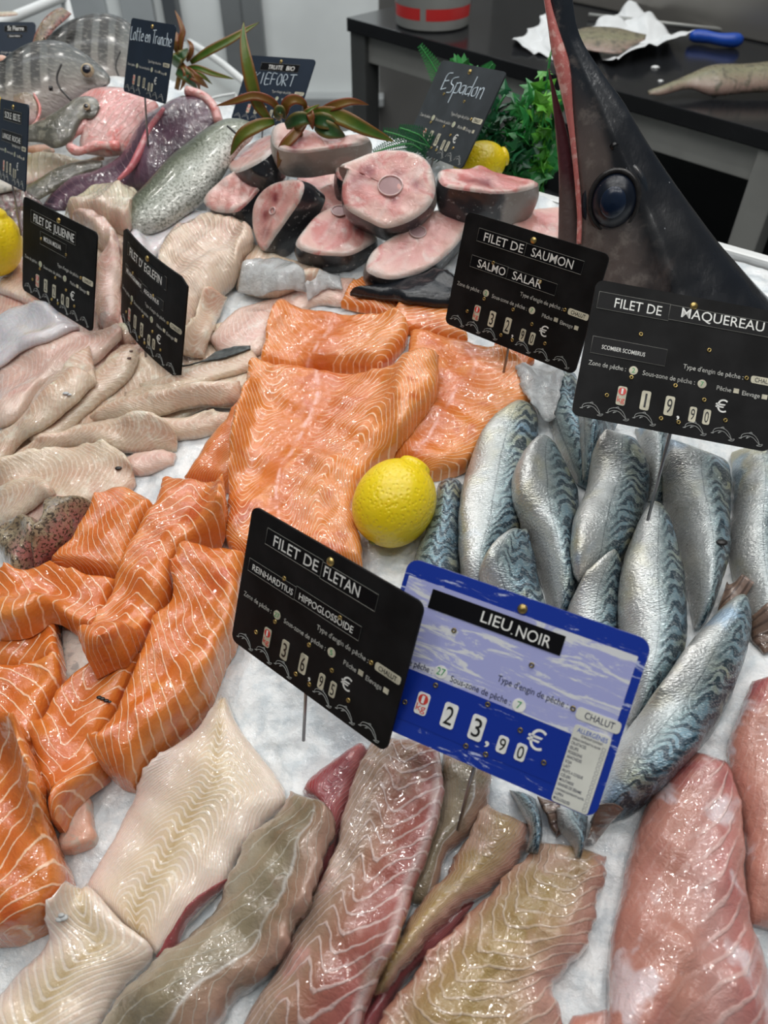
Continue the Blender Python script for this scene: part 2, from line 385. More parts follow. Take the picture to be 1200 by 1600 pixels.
# service ledge and white tube rails behind the counter on the left
def poly_slab(name, pts, z, th, mat, parent=None):
    P = on_z(pts, z); n = len(P); V = np.vstack([P, P - [0, 0, th]]); F = [tuple(range(n)), tuple(range(2 * n - 1, n - 1, -1))] + [(i, (i + 1) % n, n + (i + 1) % n, n + i) for i in range(n)]
    return mesh_obj(name, V, F, mat, parent, smooth=False)
lg = poly_slab('steel_service_ledge', [(150, 62), (312, 66), (392, 132), (420, 190), (330, 200), (230, 160)], -.03, .868, plain('worn_steel', (.4, .41, .4), .4, .6, vs=10))
tag(lg, 'grey steel service ledge behind the counter beside the chalk monkfish tag', 'ledge')
def rail(name, pts, z, r, mat, label, foot=None):
    P = on_z(pts, z); b = MB().tube(cr(P, 12), r, 12)
    for q in (P[0], P[-1]):
        if foot is not None: b.tube([q, (q[0], q[1], foot)], r, 12)
    o = b.build(name, mat); tag(o, label, 'rail'); return o
rail('tube_rail', [(296, 66), (345, 98), (395, 140)], .0, .007, whitep, 'thin white tube rail running down to the trout tag', -.03)
rail('tube_rail', [(-60, 62), (0, 36), (100, -6)], .06, .010, whitep, 'thick white tube rail above the small John Dory tag in the corner', -.9)
rail('wire_handle', [(329, 154), (345, 150), (368, 146)], .02, .002, whitep, 'short white wire handle on the ledge left of the trout tag', -.03)

# work table behind
A = on_z([(546, 27)], 0)[0]; B = on_z([(1195, 203)], 0)[0]; tx = B - A; TL = np.linalg.norm(tx); tx /= TL; ty = np.array([-tx[1], tx[0], 0])
MT = Matrix(((tx[0], ty[0], 0, A[0]), (tx[1], ty[1], 0, A[1]), (0, 0, 1, 0), (0, 0, 0, 1)))
tb = empty('work_table', (A[0], A[1], -.9)); tag(tb, 'steel framed work table with glossy black top behind the counter', 'table')
MB().box((-.005, -.005, -.028), (TL + .7, .85, 0), MT, .002).build('table_top', blackm, tb, smooth=False)
MB().box((0, .012, -.085), (TL + .0, .035, -.0285), MT, .002).build('apron', steel, tb, smooth=False)
MB().box((TL + .05, .012, -.085), (TL + .7, .035, -.0285), MT, .002).build('apron', steel, tb, smooth=False)
for lx in (.0, TL + .0): 
    MB().box((lx, .0, -.9), (lx + .05, .045, -.0285), MT, .003).build('leg', steel if lx else dsteel, tb, smooth=False)
MB().box((.0, .78, -.9), (.05, .825, -.0285), MT, .003).build('leg', dsteel, tb, smooth=False)
MB().box((.05, .1, -.62), (TL + .6, .8, -.6), MT, .003).build('shelf', dsteel, tb, smooth=False)
MB().box((.05, .8, -.9), (TL + .7, .82, -.03), MT).build('back_panel', dark, tb, smooth=False)
for zz in (-.16, -.24):
    p = MT @ Vector((.05, .6, zz)); q = MT @ Vector((TL + .5, .6, zz)); MB().tube([p, q], .014, 12).build('rail', steel, tb)
pb = Vector(on_z([(900, 6)], 0)[0]); yb = (MT.inverted() @ pb).y
bs = MB().box((.02, yb, .001), (TL + .7, yb + .03, .5), MT, .004).build('steel_splashback', plain('splashback_steel', (.27, .26, .24), .35, .6, vs=6), smooth=False)
tag(bs, 'upright stainless splashback at the rear of the black work table', 'splashback')

# bucket
def sized(px0, px1, py, z):
    a, b = on_z([(px0, py), (px1, py)], z); return (a + b) / 2, np.linalg.norm(b - a) / 2
c0, r0 = sized(613, 738, 37, 0); c0 = c0 + np.array([0, .0, 0]); r0 *= .99
bk = empty('plastic_bucket', (c0[0], c0[1], 0)); tag(bk, 'round white plastic tub with a broken red stripe on the black table', 'bucket')
k = r0 / .09
MB().lathe([(0, .002), (.080 * k, .002), (.083 * k, .005), (.09 * k, .17), (.093 * k, .172), (.093 * k, .182), (.088 * k, .182), (.085 * k, .16), (0, .155)], 56, Matrix.Translation(c0)).build('tub', plain('tub_white', (.62, .63, .6), .35, vs=10), bk)
for a0, a1 in ((-168, -112), (-103, -20), (-10, 60), (70, 185)):
    V = []; F = []
    an = np.radians(np.linspace(a0, a1, 30))
    for i, t_ in enumerate(an):
        for zz in (.022, .044): r = (.083 + (zz - .005) / .165 * .007) * k + .0006; V.append((c0[0] + r * math.cos(t_), c0[1] + r * math.sin(t_), zz))
    F = [(2 * i, 2 * i + 2, 2 * i + 3, 2 * i + 1) for i in range(29)]
    mesh_obj('red_stripe', V, F, plain('red_print', (.62, .03, .03), .4, vs=10), bk)
for a0, a1, z0, z1 in ((-150, -128, .058, .085), (-70, -40, .06, .09)):
    V = []; an = np.radians(np.linspace(a0, a1, 12))
    for t_ in an:
        for zz in (z0, z1): r = (.083 + (zz - .005) / .165 * .007) * k + .0006; V.append((c0[0] + r * math.cos(t_), c0[1] + r * math.sin(t_), zz))
    mesh_obj('grey_print', V, [(2 * i, 2 * i + 2, 2 * i + 3, 2 * i + 1) for i in range(11)], plain('grey_print', (.35, .37, .38), .4), bk)

# crumpled white paper with a fish on it
def sheet(name, pts, z, mat, amp, label, cat, seed, n=46, lift=None, parent=None):
    """crumpled sheet from four corner pixels lying at height z"""
    q = on_z(pts, z); u, v = np.meshgrid(np.linspace(0, 1, n), np.linspace(0, 1, n), indexing='ij')
    P = (q[0] * ((1 - u) * (1 - v))[..., None] + q[1] * (u * (1 - v))[..., None] + q[2] * (u * v)[..., None] + q[3] * ((1 - u) * v)[..., None])
    zz = np.abs(np.sin(u * 9 + 3 * v * (1 + seed) + seed) * .5 + np.sin(v * 7 - 5 * u + seed * 2) * .4 + np.abs(np.sin(13 * u + 11 * v + seed)) * .35) * amp
    if lift is not None: zz = zz + lift(u, v)
    P[..., 2] += zz + .001
    P[..., 0] += .006 * np.sin(v * 17 + seed) ; P[..., 1] += .006 * np.sin(u * 15 + seed)
    idx = np.arange(n * n).reshape(n, n); F = list(zip(idx[:-1, :-1].ravel(), idx[1:, :-1].ravel(), idx[1:, 1:].ravel(), idx[:-1, 1:].ravel()))
    o = mesh_obj(name, P.reshape(-1, 3), F, mat, parent)
    m = o.modifiers.new('thick', 'SOLIDIFY'); m.thickness = .0006
    if label: tag(o, label, cat)
    return o
paper = plain('white_paper', (.75, .77, .78), .6, vs=10)
sheet('wrapping_paper', [(795, 75), (905, 108), (885, 45), (850, 32)], 0, paper, .012, 'crumpled white paper on the black table left of the bill', 'paper', 1)
sheet('wrapping_paper', [(885, 60), (950, 108), (1075, 80), (985, 22)], 0, paper, .012, 'crumpled white paper under the small flat fish right of the bill', 'paper', 2,
      lift=lambda u, v: .022 * np.clip(u - .72, 0, 1) / .28 * (.4 + v) + .02 * np.clip(v - .75, 0, 1) / .25 * (1 - u))
fishb = flesh('back_fish_skin', [(0, (.2, .17, .12)), (.5, (.23, .22, .13)), (1, (.3, .2, .17))], (.1, .09, .06), 60, .45, .7, rough=.35, sss=.05, coat=.4)
bfp = on_z([(950, 64)], .03)[0]
body('flat_fish', [(893, 60, 893, 62), (905, 46, 912, 76), (930, 42, 940, 82), (965, 44, 968, 83), (990, 50, 985, 74), (1010, 54, 1008, 62)], fishb, bfp, (0, -.25, 1), .12, 1, 'small brown flat fish lying on the white paper', 'fish', nu=30)
bfp2 = on_z([(1110, 128)], .022)[0]
body('brown_fish', [(1012, 142, 1014, 148), (1040, 133, 1035, 148), (1075, 118, 1078, 138), (1110, 106, 1115, 147), (1160, 104, 1165, 143), (1210, 100, 1215, 140), (1260, 104, 1262, 135)], fishb, bfp2, (0, -.35, 1), .5, .8, 'olive brown fish with its tail pointing left on the black table', 'fish', nu=40)
# knife sharpener, box, cup, crumbs
st = empty('sharpening_steel', on_z([(1040, 55)], .008)[0]); tag(st, 'sharpening steel with grey rod and blue handle on the table', 'tool')
MB().tube(on_z([(920, 23), (1135, 47)], .008), .004, 10).build('rod', steel, st)
hp = cr(on_z([(1078, 56), (1100, 57), (1130, 62), (1160, 63)], .014), 16); MB().tube(hp, .012 * np.array([.6, .9, 1, 1, 1, .95, .9, .9, .9, .95, 1, 1.05, 1.1, 1.1, 1, .6]), 14).build('handle', plain('blue_plastic', (.01, .07, .42), .3, vs=10), st)
t = NT('clear_plastic'); t.set(Base_Color=(.75, .78, .8), Roughness=.12, Transmission_Weight=.75, IOR=1.2, Alpha=.75); clearp = t.m
pc = on_z([(1150, 42)], 0)[0]
bx = MB(); s_ = .13; V = []
for (zz, q) in ((0.002, .9), (.11, 1.), (.115, 1.05)):
    for (a, b) in ((-1, -1), (1, -1), (1, 1), (-1, 1)): V.append(MT.to_3x3() @ Vector((a * s_ * q, b * .08 * q + .08, zz)) + Vector(pc))
bx.add([v[:] for v in V], [(3, 2, 1, 0)] + [(i * 4 + j, i * 4 + (j + 1) % 4, i * 4 + 4 + (j + 1) % 4, i * 4 + 4 + j) for i in range(2) for j in range(4)])
ob = bx.build('plastic_box', clearp, smooth=False); m = ob.modifiers.new('thick', 'SOLIDIFY'); m.thickness = .002; tag(ob, 'clear open plastic box at the top right of the black table', 'box')
cc = on_z([(1022, 24)], 0)[0] + np.array([0, .04, 0])
ob = MB().lathe([(0, .002), (.03, .002), (.042, .12), (.039, .12), (.028, .006), (0, .006)], 28, Matrix.Translation(cc)).build('paper_cup', plain('pink_cup', (.5, .12, .12), .4, var=.3, vs=30)); tag(ob, 'reddish cup at the top edge left of the clear box', 'cup')
for i, (x, y, r) in enumerate([(1024, 106, .006), (1032, 127, .004), (1115, 150, .004)]):
    p = on_z([(x, y)], 0)[0]; bm = bmesh.new(); bmesh.ops.create_icosphere(bm, subdivisions=2, radius=r)
    V = [(v.co.x * 1.4 + p[0] + random.uniform(-.001, .001), v.co.y + p[1], abs(v.co.z) * .7 + .0) for v in bm.verts]; F = [[v.index for v in f.verts] for f in bm.faces]; bm.free()
    o = mesh_obj('ice_crumb', V, F, whitep); tag(o, ['biggest white ice crumb, between the paper and the brown fish', 'small ice crumb just behind the tail of the brown fish', 'small ice crumb in front of the belly of the brown fish'][i], 'ice crumb')

# ---------------------------------------------------------------- wet flesh materials
ORG = (.80, .235, .062)
salmon = flesh('salmon_flesh', [(0, (.73, .23, .04)), (.25, (.70, .19, .028)), (.5, (.65, .155, .025)), (.78, (.73, .225, .04)), (1, (.79, .28, .065))], (.79, .28, .065), 40, .5, .75,
               (1.0, .64, .42), .30, .95, .5, 30, .3, .2, (1, .35, .12), .0006, .00025, m2=(.60, .125, .018), m2scale=28, m2lo=.54, m2hi=.7, seam=(.95, .55, .46), lbreak=.2)
salmon_b = flesh('salmon_flesh_deep', [(0, (.70, .195, .032)), (.5, (.64, .15, .024)), (1, (.72, .225, .042))], (.76, .26, .055), 40, .5, .75,
               (1.0, .66, .44), .2, .9, 2.2, 16, .28, .2, (1, .35, .12), .0010, .0003, m2=(.58, .105, .018), m2scale=24, m2lo=.54, m2hi=.7)
white_f = flesh('white_flesh', [(0, (.68, .55, .41)), (.35, (.64, .47, .35)), (.55, (.60, .40, .29)), (1, (.70, .57, .44))], (.62, .37, .27), 26, .48, .7,
               (.82, .75, .64), .5, .34, 1.6, 30, .2, .3, (1, .6, .35), .0014, .00010, m2=(.74, .66, .54), m2scale=70, m2lo=.52, m2hi=.72, cscale=190, cbump=.0016)
ridge_f = flesh('ridged_flesh', [(0, (.74, .60, .46)), (.5, (.68, .48, .38)), (1, (.72, .56, .44))], (.66, .42, .34), 22, .5, .7, (.84, .74, .60), .5, .6, 1.2, 30, .2, .3, (1, .6, .35), .0012, .0004, cscale=150)
pink_f = flesh('pink_white_flesh', [(0, (.72, .52, .43)), (.5, (.68, .42, .35)), (1, (.74, .58, .49))], (.64, .33, .28), 24, .48, .7,
               (.84, .74, .68), .4, .34, 1.6, 30, .2, .3, (1, .5, .35), .0014, .00010, m2=(.76, .66, .60), m2scale=70, m2lo=.54, m2hi=.74, cscale=190, cbump=.0016)
halibut = flesh('halibut_flesh', [(0, (.80, .62, .56)), (.2, (.78, .62, .50)), (.42, (.70, .56, .38)), (.5, (.58, .43, .24)), (.58, (.70, .56, .38)), (.8, (.78, .63, .50)), (1, (.80, .68, .60))], (.80, .66, .56), 26, .5, .72,
               (.88, .80, .72), .5, .6, .45, 40, .28, .35, (1, .6, .4), .0006, .00015)
poll_g = flesh('grey_brown_flesh', [(0, (.44, .38, .30)), (.3, (.33, .27, .18)), (.55, (.27, .22, .14)), (.66, (.30, .24, .17)), (.69, (.58, .54, .50)), (.72, (.33, .22, .15)), (1, (.42, .25, .19))], (.20, .155, .095), 26, .48, .68,
               (.60, .57, .50), .14, .5, 1.4, 26, .22, .2, (1, .6, .4), .0012, .0002, m2=(.45, .30, .24), m2scale=18, m2lo=.55, m2hi=.7)
poll_p = flesh('rosy_striped_flesh', [(0, (.42, .31, .25)), (.25, (.36, .24, .17)), (.42, (.36, .18, .12)), (.6, (.34, .12, .09)), (.86, (.36, .11, .095)), (.93, (.58, .42, .40)), (1, (.38, .11, .10))], (.38, .24, .16), 22, .5, .72,
               (.74, .60, .57), .30, .6, 2.0, 26, .2, .2, (1, .4, .3), .0016, .0003, lbreak=.6, cscale=100, cbump=.0022, m2=(.56, .30, .26), m2scale=40, m2lo=.55, m2hi=.75)
poll_y = flesh('golden_striped_flesh', [(0, (.42, .20, .15)), (.2, (.38, .25, .12)), (.5, (.37, .25, .095)), (.72, (.42, .27, .15)), (.85, (.48, .27, .21)), (1, (.52, .30, .25))], (.43, .26, .16), 22, .5, .72,
               (.66, .53, .44), .30, .5, 2.0, 24, .2, .2, (1, .5, .3), .0018, .0003, lbreak=.6, cscale=100, cbump=.0022, m2=(.55, .36, .27), m2scale=26, m2lo=.52, m2hi=.68)
darkred = flesh('dark_red_flesh', [(0, (.36, .05, .06)), (.5, (.30, .06, .07)), (1, (.38, .12, .12))], (.5, .16, .16), 40, .5, .7, (.6, .35, .35), .3, .5, 1, 40, .25, .2)
pinkR = flesh('rose_flesh', [(0, (.52, .23, .18)), (.35, (.50, .235, .18)), (.6, (.54, .29, .26)), (.8, (.50, .20, .18)), (1, (.50, .26, .215))], (.42, .12, .12), 14, .52, .7,
               (.74, .54, .50), .34, .6, 1.6, 20, .22, .3, (1, .45, .35), .0014, .0004, m2=(.70, .55, .56), m2scale=32, m2lo=.55, m2hi=.66, cscale=90, cbump=.0022)
skinm = flesh('silver_skin', [(0, (.6, .57, .52)), (1, (.66, .62, .56))], (.4, .4, .38), 160, .5, .65, rough=.3, sss=.1, coat=.5, bump=.0005)
salmskin = flesh('pink_skin_side', [(0, (.78, .5, .4)), (1, (.75, .42, .3))], (.6, .5, .42), 120, .5, .65, rough=.3, sss=.2, coat=.5)
brownsk = flesh('brown_mottled_skin', [(0, (.42, .17, .15)), (.25, (.24, .17, .10)), (.6, (.20, .15, .09)), (.78, (.36, .19, .16)), (1, (.52, .22, .21))], (.36, .29, .19), 60, .46, .6, rough=.25, sss=.1, coat=.8, bump=.0012, m2=(.07, .05, .035), m2scale=420, m2lo=.50, m2hi=.60)
cream = flesh('cream_belly', [(0, (.66, .60, .42)), (.6, (.68, .6, .46)), (1, (.62, .42, .34))], (.60, .5, .35), 40, .5, .7, (.75, .7, .58), .3, .4, 1, 40, .25, .3)
bluew = flesh('bluish_white_skin', [(0, (.60, .60, .64)), (1, (.68, .64, .66))], (.64, .56, .58), 40, .5, .7, (.78, .76, .8), .4, .35, 1, 40, .25, .3, lbump=.00005)

def mack(name, b0=.42, tint=0., dark=1.):
    """mackerel skin: silver belly on the vv=-1 side, wavy dark bars on the vv=+1 side"""
    t = NT(name); vv = t.attr('vv'); pat = t.attr('pat'); v01 = t.math('MULTIPLY_ADD', vv, .5, .5)
    n1 = t.noise(40, 4, .6, dist=.5); vw = t.math('ADD', v01, t.math('MULTIPLY_ADD', n1, .2, -.1))
    c = t.ramp(vw, [(0, (.52, .50, .47)), (b0 * .5, (.62, .63, .62)), (b0, (.44, .49, .50)), (b0 + .13, (.30, .40, .42)), (b0 + .3, (.18, .29, .35)), (1, (.04, .10, .15))])
    c = t.mix(t.sstep(t.noise(18, 3), .48, .64, 0, .6), c, (.52, .47, .24), 'MIX')  # yellowish sheen painted into the skin colour by noise
    c = t.mix(t.sstep(t.noise(26, 3), .54, .68, 0, .55), c, (.24, .44, .68))  # blue iridescent sheen, likewise painted into the colour
    # bars
    w = t.noise(62, 2, .5, dist=.2); w2 = t.noise(24, 2)
    zig = t.math('MULTIPLY', t.math('SINE', t.math('MULTIPLY', v01, 21)), .28)
    x = t.math('ADD', t.math('ADD', pat, zig), t.math('ADD', t.math('MULTIPLY', w, 2.6), t.math('MULTIPLY', w2, 3.0)))
    d = t.math('MULTIPLY', t.math('ABSOLUTE', t.math('SUBTRACT', t.math('FRACT', x), .5)), 2)
    bar = t.math('MULTIPLY', t.sstep(t.math('ADD', d, t.math('MULTIPLY', v01, .25)), .55, .80), t.sstep(t.math('ADD', vw, t.math('MULTIPLY', w2, .2)), b0 + .05, b0 + .34))
    c = t.mix(t.math('MULTIPLY', bar, .9 * dark), c, (.014, .036, .058))
    ll = t.sstep(t.math('ABSOLUTE', t.math('SUBTRACT', v01, b0 + .02)), .004, .016, .55, 0)
    c = t.mix(ll, c, (.08, .11, .12))
    sc = t.noise(480, 2, .5, st=(1, 2.2, 1)); nm = t.bump(sc, .0009); c = t.mix(t.sstep(sc, .5, .62, 0, .22), c, (.75, .78, .78)); nm = t.bump(t.noise(60, 3), .0010, 1, nm)
    t.set(Base_Color=c, Metallic=t.sstep(v01, 0, 1, .55, .35), Roughness=t.sstep(t.noise(60, 3), .3, .7, .22, .42), Normal=nm, Coat_Weight=.5, Coat_Roughness=.08, Coat_Normal=nm)
    return t.m
mack_a = mack('mackerel_skin', .44); mack_d = mack('mackerel_back_skin', .05); mack_m = mack('mackerel_flank_skin', .25)
tailm = flesh('brown_tail_fin', [(0, (.16, .1, .07)), (1, (.22, .15, .12))], (.35, .24, .2), 60, .5, .7, (.08, .05, .04), .4, .8, .3, 20, .3, .05)

CHV = [(-1, .022), (-.5, .004), (0, 0), (.5, .004), (1, .022)]
WF = 'white fish fillets on the left of the ice'
def wf(pairs, T, mat, label, px=None, **k):
    k.setdefault('spacing', .005); k.setdefault('chev', CHV); k.setdefault('edge', .3); k.setdefault('rr', .016)
    k['T1'] = None
    return drape('white_fish_fillet', pairs, T * (.68 if T < .03 else .85), mat, label, 'fish fillet', WF, px=px, **k)
c2b = (0, 280, 4.); c3b = (0, 560, 4.); c4b = (200, 300, 3.3333)
wf([(-10, 415, -30, 500), (50, 402, 40, 560), (120, 395, 150, 600), (200, 420, 260, 620), (260, 440, 330, 640)], .010, pink_f, 'broad pinkish fillet lowest of all behind the ling tag', edge=.5)
wf([(0, 640, 0, 760), (90, 600, 80, 740), (200, 560, 190, 700), (300, 520, 300, 650), (380, 500, 390, 610), (420, 500, 430, 560)], .010, white_f, 'long beige fillet lying underneath the strips beside the big salmon side', edge=.5)
drape('trout_scrap', [(110, 360, 200, 330), (115, 380, 230, 400), (150, 440, 260, 440)], .012, white_f, 'pale scrap of flesh behind the haddock tag', 'fish fillet', WF)
wf([(340, 334, 352, 348), (300, 328, 305, 352), (255, 345, 262, 376), (215, 358, 240, 400), (190, 380, 220, 430)], .014, bluew, 'bluish white skinned fillet between the trout and the haddock tag')
drape('cream_fillet', [(400, 215, 440, 255), (520, 130, 560, 225), (680, 75, 690, 250), (800, 92, 770, 280), (885, 140, 850, 210)], .03, cream, 'cream coloured flat fish piece between the ling tag and the trout', 'fish piece', px=c2b)
drape('pink_belly_piece', [(440, 235, 470, 280), (560, 200, 560, 330), (650, 240, 640, 400), (725, 320, 690, 425), (740, 380, 720, 440)], .03, pink_f, 'rosy belly piece right of the ling tag in front of the cream piece', 'fish piece', px=c2b)
wf([(430, 450, 520, 455), (340, 500, 480, 560), (260, 560, 420, 620)], .012, pink_f, 'pink fillet just below the fanned ridged fillet', px=c4b)
wf([(1180, 440, 1190, 560), (1060, 450, 1100, 580), (900, 505, 960, 590), (700, 565, 760, 740), (560, 630, 700, 830), (420, 760, 500, 860)], .014, pink_f, 'long rosy fillet running from the steaks down beside the salmon', px=c4b)
drape('ice_covered_piece', [(620, 260, 560, 480), (720, 300, 640, 520), (820, 350, 760, 520), (960, 400, 900, 480), (1030, 420, 1000, 450)], .016, white_f, 'pale flesh under wet ice slush below the upright swordfish slice', 'fish piece', px=c4b, edge=.3)
wf([(396, 352, 396, 368), (350, 340, 378, 392), (300, 343, 368, 425), (262, 362, 345, 452), (247, 405, 315, 485), (262, 470, 292, 520), (272, 520, 285, 540)], .034, ridge_f, 'thick fanned creamy fillet with ridges right of the haddock tag', edge=.3, rr=.03, spacing=.004, chev=[(-1, .01), (0, 0), (1, .01)])
wf([(395, 515, 510, 520), (355, 600, 475, 620), (310, 720, 425, 740), (275, 860, 390, 845)], .014, white_f, 'narrow fillet with a ridge line just right of the haddock tag', px=c4b)
wf([(600, 470, 740, 420), (600, 650, 750, 600), (600, 860, 735, 830), (640, 930, 700, 900)], .020, pink_f, 'pink fillet standing up between the ling and haddock tags', px=c2b)
wf([(-20, 400, -20, 700), (110, 500, 140, 760), (160, 640, 300, 900), (240, 760, 420, 980)], .012, pink_f, 'pink fillet at the left edge directly behind the ling tag', px=c2b)
wf([(640, 820, 700, 880), (560, 840, 620, 920), (430, 875, 480, 960), (270, 930, 330, 1020), (60, 1000, 140, 1100)], .012, white_f, 'narrow fillet with its end against the big salmon side', px=c4b)
dk = drape('dark_skin_strip', [(640, 815, 640, 838), (560, 812, 575, 850), (470, 840, 490, 872), (400, 878, 410, 888), (280, 905, 285, 910)], .0015, plain('dark_skin', (.06, .07, .07), .3, vs=200, var=.5), 'dark grey strip of skin left on the narrow fillet', 'skin strip', px=c4b, edge=.5, rr=.004)
wf([(-20, 1040, -20, 1200), (120, 1010, 120, 1150), (300, 990, 300, 1130), (480, 1000, 540, 1130), (600, 1010, 620, 1080)], .011, white_f, 'thin fillet whose tip touches the salmon side below the dark skin strip', px=c4b)
wf([(705, 895, 715, 955), (760, 890, 770, 1000), (850, 940, 840, 990)], .022, cream, 'small rounded cream piece under the haddock tag corner', px=c2b)
wf([(-20, 1160, -30, 1560), (200, 1040, 110, 1480), (400, 970, 250, 1300), (560, 945, 460, 1190), (720, 935, 640, 1100), (770, 950, 760, 990)], .017, pink_f, 'wide rosy fillet running from the left edge to under the haddock tag', px=c2b)
wf([(-30, 860, -30, 1200), (120, 790, 120, 1080), (280, 790, 300, 1000), (400, 850, 420, 950), (490, 905, 495, 925)], .014, bluew, 'smooth pale fillet tapering right just below the ling tag', px=c2b, edge=.25)
wf([(755, 1000, 872, 1020), (700, 1080, 855, 1140), (620, 1180, 800, 1230), (480, 1310, 640, 1360), (260, 1480, 420, 1560), (160, 1600, 260, 1700)], .016, white_f, 'tapered fillet with three dark specks below the haddock tag', px=c2b)
wf([(300, 1330, 240, 1500), (420, 1150, 400, 1420), (560, 1040, 600, 1260)], .008, white_f, 'short beige fillet wedged among the long ones at left', px=c2b)
wf([(-30, 470, -30, 700), (100, 400, 130, 520), (200, 250, 320, 400), (300, 150, 480, 290), (410, 92, 560, 185), (530, 88, 600, 130)], .018, white_f, 'fillet with a tiny metal scale stuck near its blunt end', px=c3b)
wf([(1500, 150, 1520, 270), (1350, 165, 1360, 300), (1100, 190, 1160, 325), (900, 220, 960, 345), (700, 280, 760, 370), (560, 350, 610, 380)], .016, white_f, 'long slender fillet crossing the ice from the salmon to the left', px=c3b)
wf([(1480, 300, 1460, 400), (1330, 310, 1280, 460), (1150, 340, 1060, 500), (980, 360, 940, 450), (800, 400, 800, 440)], .017, white_f, 'slender fillet lying against the bare patch of ice', px=c3b)
wf([(-30, 720, -30, 800), (150, 560, 160, 640), (350, 450, 380, 545), (480, 400, 520, 530), (620, 385, 640, 545), (800, 345, 800, 580), (960, 370, 960, 570), (1060, 420, 1040, 550), (1110, 490, 1095, 540)], .018, white_f, 'beige fillet with a pinkish fold above the rounded tail piece', px=c3b)
wf([(1095, 560, 1085, 640), (1000, 550, 970, 690), (880, 565, 850, 720), (770, 600, 780, 720)], .016, pink_f, 'short rounded tail piece at the edge of the bare ice', px=c3b)
wf([(-30, 670, -30, 900), (200, 580, 200, 930), (400, 522, 400, 925), (560, 520, 600, 900), (700, 545, 740, 850), (790, 620, 825, 790), (830, 700, 845, 760)], .017, white_f, 'broad smooth fillet marked with one black speck', px=c3b, rr=.02)
wf([(80, 1010, 60, 1050), (180, 930, 200, 1040), (300, 870, 330, 980), (420, 880, 440, 940), (520, 900, 520, 930)], .012, pink_f, 'thin edge of flesh just above the brown mottled skins', px=c3b)
wf([(-30, 800, -30, 1060), (120, 740, 90, 1020), (230, 732, 200, 950), (310, 790, 280, 890), (350, 850, 335, 880)], .016, white_f, 'blunt fillet end at the left edge above the brown skins', px=c3b)

# brown skins next to the salmon
for prs, lb, T in (([(250, 1100, 260, 1320), (350, 1080, 380, 1300), (450, 1060, 470, 1200)], 'rosy torn flesh between the brown skins and the salmon', .012),
                ([(250, 1010, 270, 1080), (110, 1025, 240, 1180), (0, 1080, 180, 1300), (-30, 1180, 100, 1400)], 'crumpled brown mottled fish skin touching the left edge', .028),
                ([(620, 902, 612, 950), (500, 912, 520, 1010), (360, 945, 420, 1110), (255, 1040, 290, 1200), (200, 1180, 210, 1290)], 'folded brown mottled fish skin pointing at the salmon piece', .030)):
    drape('brown_fish_skin', prs, T, darkred if 'torn' in lb else brownsk, lb, 'fish skin', px=c3b, wobble=1.6, jag=.0012)

# ---------------------------------------------------------------- large salmon sides
sm = (340, 420, 2.3077); SG = 'large salmon fillets around the lemon'
def sal(pairs, T, label, px, mat=None, nm='salmon_fillet', g=SG, **k):
    k.setdefault('spacing', .0042); k.setdefault('edge', .55); k.setdefault('rr', .012)
    return drape(nm, pairs, T, mat or salmon, label, 'salmon', g, px=px, **k)
sal([(520, 28, 620, 45), (470, 70, 650, 110), (445, 125, 660, 170)], .012, 'small salmon fillet furthest back behind the black fin', sm, chev=[(-1, .03), (1, 0)])
sal([(1000, 270, 1040, 340), (1090, 285, 1080, 372), (1145, 325, 1110, 365)], .012, 'small salmon corner sticking out right below the salmon tag', sm, salmon_b)
sal([(690, 18, 715, 20), (675, 60, 850, 85), (655, 120, 870, 170), (630, 175, 900, 240), (620, 215, 900, 260)], .014, 'pointed salmon fillet rising to a tip left of the salmon tag', sm, chev=[(-1, .0), (1, .03)])
sal([(218, 115, 650, 175), (190, 190, 690, 220), (165, 270, 640, 300), (148, 345, 590, 350)], .022, 'salmon fillet behind the largest one with a pale centre line', sm, chev=[(-1, .05), (-.3, 0), (.2, 0), (1, .05)], spacing=.0065, lm=[(-1, .7), (-.35, .2), (.1, .2), (.35, 1), (1, 1)], seam=(-.05, -.2))
sal([(700, 205, 1030, 280), (680, 320, 1145, 440), (650, 470, 1015, 565), (630, 590, 890, 705), (640, 690, 765, 742)], .020, 'wide salmon fillet touching the first mackerel', sm, chev=[(-1, .03), (-.2, 0), (.5, .01), (1, .05)], spacing=.0062, lm=[(-1, .3), (0, .2), (.5, .6), (1, 1)], seam=(.05, 0))
sal([(1000, 850, 1060, 860), (930, 960, 1020, 1060), (850, 1090, 1000, 1160), (772, 1200, 960, 1230)], .020, 'narrow reddish salmon flank left of the largest fillet', (0, 300, 2.6667), salmon_b, chev=[(-1, 0), (1, .06)], spacing=.0036)
main = sal([(122, 335, 800, 325), (100, 420, 792, 420), (72, 520, 722, 525), (50, 640, 645, 645), (40, 760, 540, 735), (35, 880, 492, 855), (36, 980, 512, 960), (62, 1030, 520, 1080)], .026,
    'largest salmon fillet with white chevrons lying left of the big lemon', sm, spacing=.0060, res=.0022,
    chev=[(-1, .015), (-.72, -.022), (-.5, .0), (-.2, .0), (.0, -.01), (.25, .03), (.45, .055), (.62, .035), (1, -.02)], lm=[(-1, 1), (-.6, .9), (-.5, .15), (-.15, .1), (.0, .8), (.3, 1), (1, 1)], seam=(-.27, -.15))
